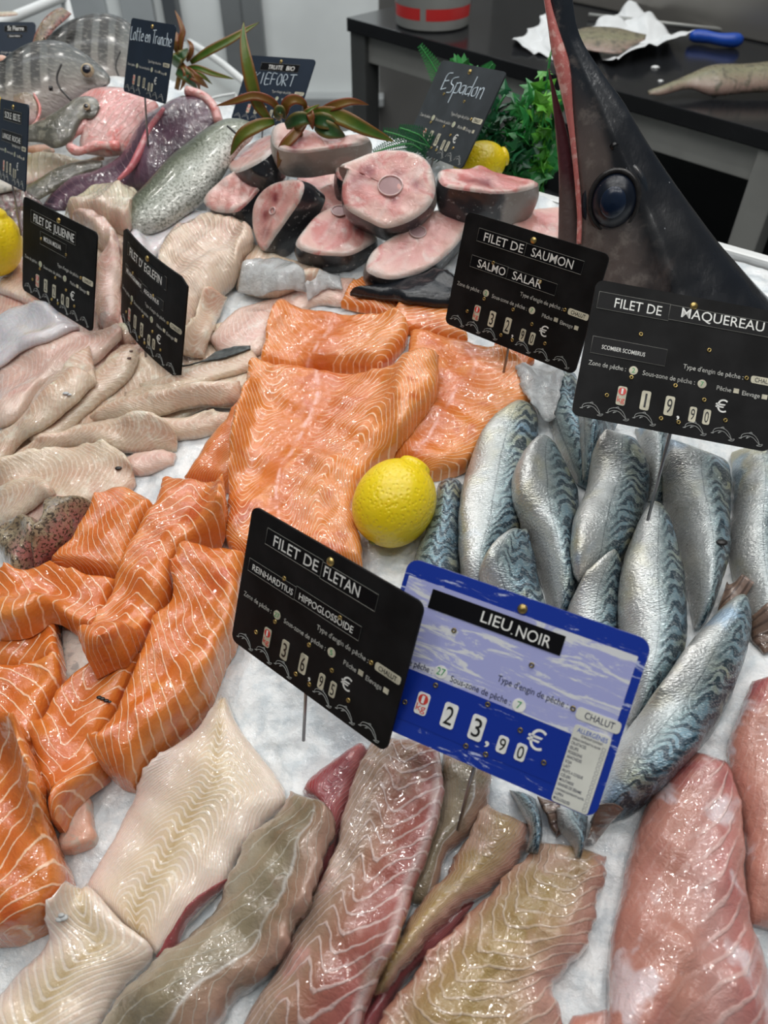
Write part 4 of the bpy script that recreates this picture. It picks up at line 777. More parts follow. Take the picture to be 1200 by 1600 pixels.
jaw, _ = body('lower_jaw', [(856, 106, 858, 108), (862, 150, 872, 155), (868, 210, 888, 213), (873, 270, 898, 275), (873, 330, 905, 333), (872, 380, 908, 382), (872, 440, 915, 442), (872, 520, 930, 520)], None, hb + np.array([0, .004, 0]), hn, .8, .8, parent=hd, nu=50, nr=20)
t = NT('jaw_skin'); uu = t.attr('uu'); c = t.ramp(t.math('ADD', uu, t.math('MULTIPLY_ADD', t.noise(30, 4), .3, -.15)), [(0, (.10, .02, .03)), (.4, (.07, .02, .025)), (.55, (.10, .07, .065)), (1, (.16, .13, .12))])
t.set(Base_Color=c, Roughness=.3, Normal=t.bump(t.noise(160, 4), .001)); jaw.data.materials.append(t.m)
ml = [head_pt(x, y) for x, y in ((850, -40), (856, 0), (868, 55), (881, 110), (889, 165), (896, 220), (902, 280), (906, 335), (905, 378))]
C = cr(np.array(ml) + np.array([-.001, -.004, 0]), 60); MB().tube(C, .0022 + .0038 * np.exp(-((np.linspace(0, 1, 60) - .34) / .16) ** 2), 10).build('mouth_edge', flesh('mouth_pink', [(0, (.45, .10, .10)), (1, (.60, .22, .19))], (.7, .4, .36), 120, .5, .65, rough=.25), hd)

# ---------------------------------------------------------------- whole fish at the back left
t = NT('bream_skin'); vv = t.attr('vv'); uu = t.attr('uu'); pat = t.attr('pat'); v01 = t.math('MULTIPLY_ADD', vv, .5, .5); n1 = t.noise(30, 4, .6)
c = t.ramp(t.math('ADD', v01, t.math('MULTIPLY_ADD', n1, .2, -.1)), [(0, (.035, .04, .042)), (.15, (.09, .10, .10)), (.45, (.15, .145, .13)), (.75, (.26, .22, .2)), (1, (.38, .33, .33))])
d = t.math('MULTIPLY', t.math('ABSOLUTE', t.math('SUBTRACT', t.math('FRACT', t.math('ADD', pat, t.math('MULTIPLY', t.noise(25, 2), .35))), .5)), 2)
bar = t.math('MULTIPLY', t.sstep(d, .30, .55), t.math('MULTIPLY', t.sstep(v01, .72, .45), t.sstep(uu, .70, .62)))
c = t.mix(t.math('MULTIPLY', bar, .9), c, (.015, .015, .015))
wv = t.noise(160, 2, .5, st=(1, 3, 1)); nm = t.bump(wv, .0006)
t.set(Base_Color=t.mix(t.sstep(wv, .52, .66, 0, .3), c, (.36, .35, .31)), Metallic=.15, Roughness=.34, Normal=nm, Coat_Weight=.3, Coat_Roughness=.1); breamm = t.m
eyew = plain('fish_eye_ring', (.45, .36, .24), .2, vs=300, var=.3); eyeb = plain('fish_eye_pupil', (.006, .008, .02), .05, Coat_Weight=1.)
c1 = (0, 0, 5.); c3x = (0, 0, 3.)
def fish_eye(parent, px, py, off, n, r, p0, ring=True):
    q = on_plane([(px, py)], p0, n)[0]; n = np.array(n, float); n /= np.linalg.norm(n); nn = np.array([0., -.85, .5]) * .5 + n * .5; nn /= np.linalg.norm(nn)
    r0 = rays([(px, py)])[0]; q2 = q + n * off; q = CAM + r0 * (((q2 - CAM) @ n) / (r0 @ n))
    Me = Matrix.Translation(q) @ rot_align(nn).to_4x4()
    e = MB().lathe([(0, r * .42), (r * .5, r * .38), (r * .85, r * .2), (r, 0), (r * 1.02, -r * .3)], 28, Me).build('eye', eyew, parent)
    MB().lathe([(0, r * .52), (r * .3, r * .5), (r * .55, r * .42), (r * .66, r * .3)], 24, Me).build('pupil', eyeb, e)
def gill(parent, pts, px, off, n, p0, w=.0012, mat=None, nm='gill_edge'):
    P = np.array(pts, float) / px[2] + px[:2]; Q = on_plane(cr(P, 24), p0, n); nn = np.array(n, float); nn /= np.linalg.norm(nn); dr = rays(cr(P, 24))
    Q = np.array([CAM + r * (((q + nn * off - CAM) @ nn) / (r @ nn)) for q, r in zip(Q, dr)])
    MB().tube(Q, w, 8).build(nm, mat or plain('gill_dark', (.02, .018, .02), .3), parent)
nb = (.12, -.70, .62)
pB2 = on_surface([(160, 110)], .0, ICE)[0]
b2, _ = body('sea_bream', [(0, 360, 40, 640), (200, 280, 160, 680), (350, 300, 330, 700)][:0] or [(330, 340, 330, 700), (430, 240, 400, 760), (560, 155, 520, 800), (700, 108, 660, 830), (820, 102, 800, 850), (940, 130, 920, 860), (1020, 180, 1010, 850), (1120, 260, 1110, 800), (1230, 400, 1220, 680), (1260, 480, 1250, 560)], breamm, pB2, nb, .2, .6,
          'dark sea bream behind, half hidden by the chalk monkfish tag', 'fish', 'whole sea bream at the back left', px=c1, spacing=.022)
gill(b2, [(940, 400), (905, 520), (950, 640)], c1, .012, nb, pB2)
pB1 = on_surface([(70, 125)], .06, ICE)[0]
b1, _ = body('sea_bream', [(-420, 560, -420, 640), (-250, 500, -250, 800), (-100, 440, -100, 900), (0, 480, 0, 940), (100, 405, 120, 960), (220, 340, 260, 960), (360, 312, 400, 930), (500, 330, 520, 860), (620, 390, 600, 790), (720, 460, 700, 730), (800, 530, 780, 700), (855, 590, 845, 670), (862, 615, 858, 650)], breamm, pB1, nb, .2, .6,
          'striped grey sea bream in front with a bright round eye', 'fish', 'whole sea bream at the back left', px=c1, spacing=.022)
fish_eye(b1, 136, 109, .019, nb, .0078, pB1)
gill(b1, [(480, 500), (445, 600), (470, 690), (560, 790)], c1, .021, nb, pB1)
gill(b1, [(690, 700), (760, 690), (830, 665)], c1, .010, nb, pB1, .0009, nm='mouth_line')
gill(b1, [(385, 690), (410, 692)], c1, .021, nb, pB1, .003, nm='gill_spot')
# John Dory head piece behind the small tag
jd, _ = body('john_dory', [(255, 330, 300, 350), (280, 250, 360, 310), (340, 150, 440, 220), (420, 80, 520, 150), (480, 60, 560, 110)], brownsk, on_surface([(80, 45)], .06, ICE)[0], nb, .3, .6, 'pinkish brown fish piece poking up behind the two sea bream', 'fish', px=c1)
far, _ = body('far_fish', [(-60, 90, -60, 130), (20, 95, 20, 130), (110, 92, 120, 120), (140, 105, 140, 112)], cream, on_surface([(10, 22)], .02, ICE)[0], (0, -.3, 1), .4, .6, 'bit of pale fish beyond the white tube rail in the corner', 'fish', px=c1)
orgp, _ = body('orange_fish_piece', [(-60, 430, -60, 480), (10, 430, 10, 480), (48, 440, 45, 465)], salmskin, on_surface([(5, 92)], .08, ICE)[0], nb, .4, .6, 'small orange bit of fish between the John Dory tag and the striped bream', 'fish piece', px=c1)
# pink innards / belly meat
pinkm = flesh('pink_innards', [(0, (.74, .34, .32)), (.5, (.80, .42, .40)), (1, (.80, .55, .52))], (.78, .24, .22), 40, .48, .66, (.85, .62, .58), .3, .5, 2, 40, .2, .4, (1, .35, .3), .003, .0006, m2=(.84, .62, .58), m2scale=50, m2lo=.56, m2hi=.7)
pI = on_surface([(165, 200)], .035, ICE)[0]
inn, _ = body('monkfish_belly', [(610, 760, 620, 780), (720, 700, 640, 860), (830, 680, 700, 1000), (950, 690, 620, 1130), (1060, 730, 660, 1210), (1180, 770, 800, 1225), (1250, 830, 920, 1210), (1230, 950, 1000, 1190), (1150, 1100, 1080, 1160)], pinkm, pI, (0, -.55, .83), .35, .6, 'glossy pink monkfish belly meat under the chalk monkfish tag', 'fish meat', px=c1, nu=70, wobble=.035)
intn = empty('innards', pI); 
bpy.data.objects.remove(intn)
def coil(pts, px, off, r, mat, label, nm, cat, ref=None):
    P = np.array(pts, float) / px[2] + px[:2]; Q = on_plane(cr(P, 50), pI, (0, -.55, .83)) + np.array([0, -.55, .83]) * off
    o = MB().tube(Q, r * (1 + .15 * np.sin(np.arange(50) * .7)), 14).build(nm, mat); tag(o, label, cat)
coil([(560, 1000), (600, 930), (660, 930), (700, 1000), (660, 1060), (600, 1090), (570, 1150), (590, 1210), (660, 1230), (780, 1190), (900, 1190), (960, 1190)], c1, .012, .0052, pinkm, 'coiled pink gut loop in front of the belly meat', 'gut_loop', 'fish meat')
# monkfish tail: purple-grey, long
monk = flesh('monkfish_skin', [(0, (.22, .12, .16)), (.35, (.075, .038, .062)), (.6, (.15, .08, .12)), (1, (.04, .026, .04))], (.035, .02, .035), 20, .48, .68, (.6, .3, .36), .10, .25, 3, 18, .16, .1, (1, .3, .4), .0014, .0005, m2=(.42, .12, .16), m2scale=16, m2lo=.58, m2hi=.7, coat=1)
pM = on_surface([(230, 225)], .026, ICE)[0]
mf, _ = body('monkfish_tail', [(200, 970, 300, 1000), (250, 900, 330, 985), (340, 830, 420, 950), (450, 800, 540, 920), (560, 740, 620, 900), (630, 640, 700, 930), (700, 540, 760, 920), (800, 480, 860, 800), (880, 455, 960, 690), (960, 460, 1030, 600), (1030, 520, 1042, 560)], monk, pM, (-.1, -.62, .78), .45, .6,
          'long purplish grey monkfish tail lying in front of the pink belly meat', 'fish', px=c3x, nu=80, wobble=.02)
redm = flesh('red_streak', [(0, (.55, .10, .14)), (1, (.62, .2, .22))], (.7, .4, .4), 60, .5, .7, rough=.2)
P = np.array([(800, 560), (740, 650), (700, 740), (650, 830), (590, 890)], float) / 3; Q = on_plane(cr(P, 30), pM, (-.1, -.62, .78)) + np.array((-.1, -.62, .78)) * .021
MB().tube(Q, .004 * np.sin(np.linspace(.3, 2.9, 30)) + .001, 10).build('red_membrane', redm, mf)
gp = on_plane(cr(np.array([(885, 445), (960, 470), (1010, 520), (1035, 590)], float) / 3, 20), pM, (-.1, -.62, .78)) + np.array((-.1, -.62, .78)) * .008
MB().tube(gp, .0055, 12).build('cut_lip', pinkm, mf)
# trout
t = NT('trout_skin'); vv = t.attr('vv'); v01 = t.math('MULTIPLY_ADD', vv, .5, .5); n1 = t.noise(60, 4, .6); m = t.math('ADD', v01, t.math('MULTIPLY_ADD', n1, .4, -.2))
c = t.ramp(m, [(0, (.08, .09, .055)), (.3, (.15, .17, .12)), (.6, (.42, .44, .40)), (.85, (.60, .60, .56)), (1, (.5, .5, .46))]); c = t.mix(t.sstep(t.noise(380, 3, .7), .46, .62, 0, .75), c, (.10, .11, .08)); c = t.mix(t.sstep(t.vor(170), .14, .08, 0, .7), c, (.06, .06, .045))
nm = t.bump(t.noise(260, 3), .0012); t.set(Base_Color=c, Metallic=.25, Roughness=.32, Normal=nm, Coat_Weight=.4, Coat_Roughness=.1)
pT = on_surface([(290, 285)], .030, ICE)[0]; nT = (.0, -.55, .83)
tr, _ = body('whole_trout', [(560, 1060, 640, 1110), (600, 960, 760, 1080), (700, 850, 870, 1010), (800, 740, 960, 940), (900, 660, 1030, 850), (980, 600, 1080, 770), (1050, 565, 1130, 700), (1120, 560, 1175, 660), (1180, 575, 1200, 620), (1215, 590, 1218, 600)], t.m, pT, nT, .5, .6, 'silver speckled trout lying between the monkfish and the steaks', 'fish', px=c3x, nu=80)
gill(tr, [(1065, 590), (1100, 620), (1130, 650)], c3x, .02, nT, pT); fish_eye(tr, 383, 201, .014, nT, .004, pT)
# flat fish heads between
solem = flesh('sole_skin', [(0, (.13, .12, .09)), (.5, (.08, .08, .065)), (1, (.12, .11, .09))], (.20, .19, .15), 120, .5, .66, rough=.2, sss=.03, coat=.9, bump=.0008)
pS = on_surface([(95, 190)], .06, ICE)[0]
s1, _ = body('dark_sole', [(80, 1040, 90, 1130), (230, 980, 220, 1110), (330, 930, 330, 1120), (430, 880, 430, 1160), (520, 820, 560, 1100), (600, 765, 640, 940), (690, 752, 720, 930), (760, 780, 760, 890), (780, 830, 778, 850)], solem, pS, (0, -.6, .8), .3, .6, 'dark olive sole head lying over the pink belly meat', 'fish', px=c1, nu=60)
fish_eye(s1, 135, 166, .009, (0, -.6, .8), .004, pS)
pS2 = on_surface([(100, 275)], .02, ICE)[0]
s2, _ = body('dark_sole', [(60, 1600, 160, 1640), (180, 1480, 260, 1590), (300, 1400, 380, 1520), (430, 1320, 520, 1440), (560, 1275, 640, 1370), (700, 1252, 760, 1330), (800, 1258, 800, 1290)], solem, pS2, (0, -.6, .8), .35, .6, 'narrow dark sole lying left of the purple monkfish tail', 'fish', px=c1, nu=60)
pC = on_surface([(60, 250)], .02, ICE)[0]
s3, _ = body('pale_flat_fish', [(60, 1230, 100, 1480), (200, 1210, 220, 1440), (330, 1185, 330, 1400), (500, 1210, 480, 1330), (640, 1250, 640, 1270), (790, 1215, 780, 1255), (815, 1230, 815, 1250)], cream, pC, (0, -.5, .86), .2, .6, 'pale cream underside of a flat fish left of the narrow dark sole', 'fish', px=c1, nu=50)
s4, _ = body('fish_piece', [(190, 1150, 200, 1190), (300, 1130, 300, 1200), (400, 1140, 390, 1200), (430, 1180, 420, 1195)], salmskin, pC + np.array([0, .03, .015]), (0, -.5, .86), .4, .6, 'small peach coloured scrap above the pale flat fish', 'fish piece', px=c1, nu=30)
pG = on_surface([(45, 170)], .07, ICE)[0]
s5, _ = body('gurnard_head', [(110, 740, 130, 900), (180, 722, 190, 990), (240, 730, 250, 1000), (290, 780, 290, 960), (312, 840, 308, 900)], flesh('gurnard_skin', [(0, (.24, .2, .14)), (.5, (.34, .24, .2)), (1, (.42, .26, .26))], (.15, .1, .08), 60, .5, .66, rough=.22, coat=.9), pG, (0, -.7, .7), .3, .6, 'small pinkish fish head behind the tall narrow tag at the left', 'fish', px=c1, nu=40)
gill(s5, [(265, 730), (312, 840), (290, 940), (240, 990)], c1, .003, (0, -.7, .7), pG, .0016, pinkm)
darkf = flesh('dark_shiny_skin', [(0, (.05, .03, .035)), (.5, (.09, .05, .05)), (1, (.14, .05, .05))], (.22, .19, .17), 120, .5, .62, (.3, .1, .1), .3, .4, 2, 60, .14, .02, coat=1, bump=.0025)
for prs, lb in (([(-60, 1500, -40, 1750), (60, 1440, 80, 1700), (180, 1470, 200, 1640), (300, 1560, 330, 1640), (340, 1600, 345, 1620)], 'shiny dark wrinkled fish at the left edge above the lemon'),
                ([(-60, 1680, -40, 2000), (60, 1640, 80, 1960), (200, 1620, 180, 1900), (300, 1640, 260, 1780)], 'dark red brown wrinkled fish behind the ling tag')):
    y = 320 if 'above' in lb else 355
    body('dark_fish', prs, darkf, on_surface([(40, y)], .012, ICE)[0], (0, -.5, .86), .35, .5, lb, 'fish', px=c1, nu=50, wobble=.05)
body('grey_fish', [(-60, 1360, -50, 1520), (60, 1370, 60, 1500), (130, 1420, 130, 1480)], skinm, on_surface([(10, 285)], .03, ICE)[0], (0, -.6, .8), .5, .6, 'silvery grey fish end below the tall narrow tag at the left edge', 'fish', px=c1, nu=30)

# ---------------------------------------------------------------- lemons
lemm = NT('lemon_peel'); n1 = lemm.noise(9, 2); c = lemm.mix(n1, (.83, .60, .008), (.90, .70, .012)); v_ = lemm.vor(340, 'SMOOTH_F1')
lemm.set(Base_Color=c, Roughness=.33, Normal=lemm.bump(lemm.math('ADD', lemm.sstep(v_, 0, .5), lemm.math('MULTIPLY', lemm.noise(90, 3), .7)), .0004), Specular_IOR_Level=.5, Subsurface_Weight=.12, Subsurface_Scale=.004, Coat_Weight=.2, Coat_Roughness=.2)
lemm = lemm.m
def lemon(ctr, axis, r, ln, label, nub=1.):
    rt = empty('lemon', ctr - np.array([0, 0, r])); tag(rt, label, 'lemon', 'lemons used as decoration')
    pr = []
    for t_ in np.linspace(0, math.pi, 40):
        z = -math.cos(t_) * ln; q = r * math.sin(t_) ** .92
        if t_ > 2.75: z += .0045 * nub * ((t_ - 2.75) / .39) ** 1.0; q = max(q, 0) * 1.0 + .0035 * math.sin((t_ - 2.75) / .39 * math.pi) * nub
        if t_ < .3: q = q * .96
        pr.append((max(q, 0), z))
    M = Matrix.Translation(ctr) @ rot_align(axis, (.3, .5, .9)).to_4x4()
    MB().lathe(pr, 64, M).build('peel', lemm, rt)
    MB().lathe([(0, -ln - .0012), (.0025, -ln - .001), (.0036, -ln + .001), (.004, -ln + .003)], 10, M).build('stem_scar', plain('stem_green', (.16, .17, .03), .6, vs=400, var=.4), rt)
dl = on_surface([(616, 830)], .005)[0]
ctr = at_depth(616, 786, .575); 
a0 = at_depth(578, 848, .575); a1 = at_depth(648, 724, .585); ax = a1 - a0
lemon(ctr, ax, .0305, .0340, 'big yellow lemon in the middle between salmon and mackerel')
lemon(on_surface([(-12, 380)], .035)[0], (.3, .2, .9), .030, .034, 'lemon cut off by the left edge beside the ling tag')
lemon(on_surface([(-12, 200)], .06, ICE)[0], (.1, .4, .9), .028, .034, 'yellow lemon just showing behind the tall narrow tag at the left')
lemon(on_surface([(752, 268)], .024, ICE)[0] + np.array([0, .02, 0]), (.9, .2, .2), .022, .028, 'lemon hidden among the green plastic leaves')

# ---------------------------------------------------------------- plants
def leafmat(name, a, b, edge=None, sc=30):
    t = NT(name); c = t.mix(t.sstep(t.noise(sc, 3), .35, .65), a, b)
    if edge: c = t.mix(t.sstep(t.math('ABSOLUTE', t.attr('vv')), .45, .95), c, edge)
    t.set(Base_Color=c, Roughness=.35, Normal=t.bump(t.noise(120, 2), .0004), Subsurface_Weight=.0); return t.m
bam = leafmat('brown_green_leaf', (.05, .13, .015), (.15, .17, .02), (.22, .09, .02)); bam2 = leafmat('brown_leaf', (.19, .08, .02), (.20, .12, .02), (.22, .05, .02)); drk = leafmat('dark_green_leaf', (.02, .07, .02), (.04, .11, .03), (.16, .12, .03))
def blade(pts, w, mat, parent, p0, n, nm='leaf', curl=.3):
    P = np.array(pts, float); C = cr(P, 26); Q = on_plane(C, p0, n); nn = np.array(n, float); nn /= np.linalg.norm(nn)
    T = np.gradient(Q, axis=0); T /= np.linalg.norm(T, axis=1)[:, None]; S = np.cross(T, nn); s = np.linspace(0, 1, 26)
    Q = Q + nn * (.012 * np.sin(s * 3.1))[:, None]
    wd = w * .62 * np.sin(np.clip(s * .93 + .07, 0, 1) ** .8 * math.pi) ** .75; V = []; vv = []
    for j in (-1, -.5, 0, .5, 1):
        V.append(Q + S * (wd * j)[:, None] + nn * (wd * curl * abs(j))[:, None]); vv += [j] * 26
    V = np.vstack(V); F = [(j * 26 + i, j * 26 + i + 1, (j + 1) * 26 + i + 1, (j + 1) * 26 + i) for j in range(4) for i in range(25)]
    o = mesh_obj(nm, V, F, mat, parent, attrs=dict(vv=vv)); m = o.modifiers.new('thick', 'SOLIDIFY'); m.thickness = .0005; return o
def c5(l, ox=300, oy=0, s=3.): return [(ox + x / s, oy + y / s) for x, y in l]
pA = on_surface([(300, 140)], .03, ICE)[0]; nA = (.1, -.9, .4)
la = empty('bamboo_leaf_spray', pA - np.array([0, 0, .03])); tag(la, 'spray of long brown and green leaves right of the chalk monkfish tag', 'plant')
A_ = lambda l: c5(l, 180, 0, 5.)
for l, w, m in (([(590, 490), (720, 420), (900, 330), (1020, 250), (1130, 172)], .0085, bam), ([(500, 480), (525, 320), (540, 260), (505, 160), (466, 80)], .006, bam2), ([(560, 530), (650, 540), (780, 590), (935, 620)], .006, bam), ([(490, 470), (540, 530), (565, 590), (540, 660), (505, 710)], .006, bam2),
                ([(490, 430), (480, 350), (490, 290), (475, 250)], .006, bam2), ([(560, 480), (600, 430), (605, 370), (560, 310)], .005, bam2), ([(480, 500), (540, 440), (570, 380)], .010, drk), ([(520, 520), (620, 590), (655, 660), (660, 730)], .006, bam2), ([(580, 560), (680, 600), (760, 660)], .005, bam), ([(540, 560), (640, 620), (730, 690)], .009, bam2), ([(470, 520), (500, 460), (520, 420)], .012, drk), ([(480, 560), (560, 600), (640, 690)], .012, drk)):
    blade(A_(l), w, m, la, pA, nA)
MB().tube(on_plane(A_([(520, 500), (500, 600), (480, 700)]), pA, nA), .003, 8).build('stem', bam2, la)
pP = on_surface([(470, 225)], .085, ICE)[0]; nP = (0, -.92, .35)
lb_ = empty('bamboo_leaf_spray', pP - np.array([0, 0, .05])); tag(lb_, 'spray of long pointed green and brown leaves over the steaks by the trout tag', 'plant')
for l, w, m in (([(360, 560), (310, 480), (275, 330), (250, 200), (243, 100)], .0105, bam), ([(420, 540), (380, 480), (300, 455), (200, 480), (112, 497)], .0065, bam2), ([(385, 570), (320, 590), (240, 640), (180, 730)], .0100, bam), ([(535, 570), (480, 640), (430, 700), (402, 790)], .0085, bam2),
                ([(560, 525), (680, 545), (820, 610), (950, 665)], .012, bam), ([(600, 520), (700, 490), (760, 480), (828, 492)], .0070, bam2), ([(580, 590), (640, 610), (720, 640)], .013, drk), ([(560, 560), (640, 575), (700, 620)], .012, drk), ([(430, 550), (450, 490), (490, 470), (530, 490), (530, 530)], .008, bam2), ([(530, 500), (560, 540), (567, 610)], .006, bam2),
                ([(500, 560), (540, 530), (600, 490)], .004, bam), ([(400, 560), (420, 520), (440, 560)], .008, drk), ([(440, 590), (520, 560), (600, 570)], .011, drk)):
    blade(c5(l), w, m, lb_, pP, nP)
MB().tube(on_plane(c5([(480, 560), (500, 600), (520, 680)]), pP, nP), .003, 8).build('stem', bam2, lb_)
# green plastic foliage
g1 = leafmat('bright_green_leaf', (.05, .28, .03), (.14, .42, .05)); g2 = leafmat('mid_green_leaf', (.015, .15, .035), (.04, .26, .06)); g3 = leafmat('deep_green_leaf', (.008, .07, .03), (.02, .13, .05))
def lobed(c, d, up, size, V, F):
    """one ivy-like leaf with pointed lobes"""
    d = d / np.linalg.norm(d); s = np.cross(d, up); s /= np.linalg.norm(s); u = np.cross(s, d); n0 = len(V)
    out = [(0, 0), (.18, .20), (.50, .10), (.32, .42), (.62, .52), (.26, .66), (.16, .86), (0, 1.15)]
    pts = out + [(-x, y) for x, y in out[-2:0:-1]]
    V.append(c + d * size * .45 + u * size * .06)
    for x, y in pts: V.append(c + s * x * size + d * y * size - u * size * .25 * (abs(x) + (y - .4) ** 2))
    m = len(pts)
    for i in range(m): F.append((n0, n0 + 1 + i, n0 + 1 + (i + 1) % m))
def foliage(nm, label, p0, n, stems, seed, mats, size, cnt, jit):
    rs = np.random.default_rng(seed); rt = empty(nm, on_plane([stems[0][0]], p0, n)[0]); tag(rt, label, 'plant')
    for si, st in enumerate(stems):
        Q = on_plane(cr(st, 20), p0, n) + np.array([0, rs.uniform(-jit, jit), 0]); MB().tube(Q, .0014, 6).build('stem', g2, rt)
        V = []; F = []
        for k in range(cnt):
            f = rs.uniform(.1, 1) if k else 1.; q = Q[int(f * 19)]; T = Q[min(19, int(f * 19) + 1)] - Q[max(0, int(f * 19) - 1)]; T /= np.linalg.norm(T) + 1e-9
            d = T * .5 + rs.normal(0, .6, 3) + np.array([0, -.2, .1]); lobed(q, d, rs.normal(0, .5, 3) + np.array([0, -.8, .6]), size * rs.uniform(.6, 1.15), V, F)
        o = mesh_obj('leaves', V, F, mats[si % len(mats)], rt, smooth=False); m = o.modifiers.new('thick', 'SOLIDIFY'); m.thickness = .0004
pF = on_surface([(780, 250)], .02, ICE)[0] + np.array([0.02, .075, 0]); nF = (0, -.95, .3)
cnt_st = [[(700, 262), (720, 220), (738, 180), (742, 140)], [(745, 255), (760, 210), (778, 170), (790, 150)], [(770, 265), (790, 225), (812, 185), (818, 150)], [(800, 270), (815, 230), (828, 190), (830, 160)], [(720, 262), (760, 232), (790, 205), (806, 190)], [(760, 280), (800, 262), (830, 240), (845, 215)], [(790, 290), (812, 268), (835, 262), (855, 250)], [(735, 270), (770, 250), (800, 240), (820, 235)], [(810, 300), (830, 280), (845, 265), (852, 240)], [(700, 250), (690, 200), (705, 150), (735, 110)]]
foliage('plastic_ivy', 'bunch of mid green plastic leaves behind the chalk swordfish tag', pF, nF, cnt_st, 5, [g2, g3, g2], .024, 17, .02)
foliage('plastic_ivy', 'bright green upright plastic sprig beside the open mouth of the swordfish', pF + np.array([0, -.01, 0]), nF, [[(845, 300), (850, 240), (852, 180), (856, 130), (862, 88)], [(850, 310), (842, 260), (845, 210), (850, 160)], [(842, 290), (858, 250), (862, 200), (866, 150)], [(838, 320), (842, 300), (846, 260), (838, 230)], [(850, 300), (838, 250), (835, 200), (838, 165)]], 9, [g1, g1, g2], .019, 17, .01)
def fern(label, p0, n, lines, seed):
    rt = empty('plastic_fern', on_plane([lines[0][0]], p0, n)[0]); tag(rt, label, 'plant'); nn = np.array(n) / np.linalg.norm(n)
    for l in lines:
        Q = on_plane(cr(l, 24), p0, n); MB().tube(Q, .0010, 6).build('stem', g2, rt); V = []; F = []
        for i in range(2, 24):
            T = Q[min(23, i + 1)] - Q[i - 1]; T /= np.linalg.norm(T); S = np.cross(T, nn); L = .010 * (1 - (i / 24) ** 1.5) + .003
            for sg in (-1, 1):
                for sub in range(3):
                    b = Q[i] + S * sg * L * sub / 3; e = b + (S * sg * .8 + T * .6) * L * .5; w = T * .0013; k = len(V); V += [b - w, b + w, e]; F.append((k, k + 1, k + 2))
        o = mesh_obj('leaves', V, F, g3 if seed % 2 else g2, rt, smooth=False); m = o.modifiers.new('thick', 'SOLIDIFY'); m.thickness = .0004
fern('small fern fronds rising left of the chalk swordfish tag', pF + np.array([0, .02, 0]), nF, [[(700, 170), (690, 130), (675, 100), (657, 72)], [(715, 150), (712, 115), (708, 92)], [(740, 140), (758, 115), (770, 100)]], 2)
fern('fern fronds lying behind the round steak', on_surface([(620, 225)], .05, ICE)[0] + np.array([0, .03, 0]), nF, [[(700, 240), (660, 225), (625, 212), (600, 205)], [(660, 235), (640, 225), (610, 230), (585, 238)], [(680, 245), (660, 215), (640, 205), (625, 200)]], 1)

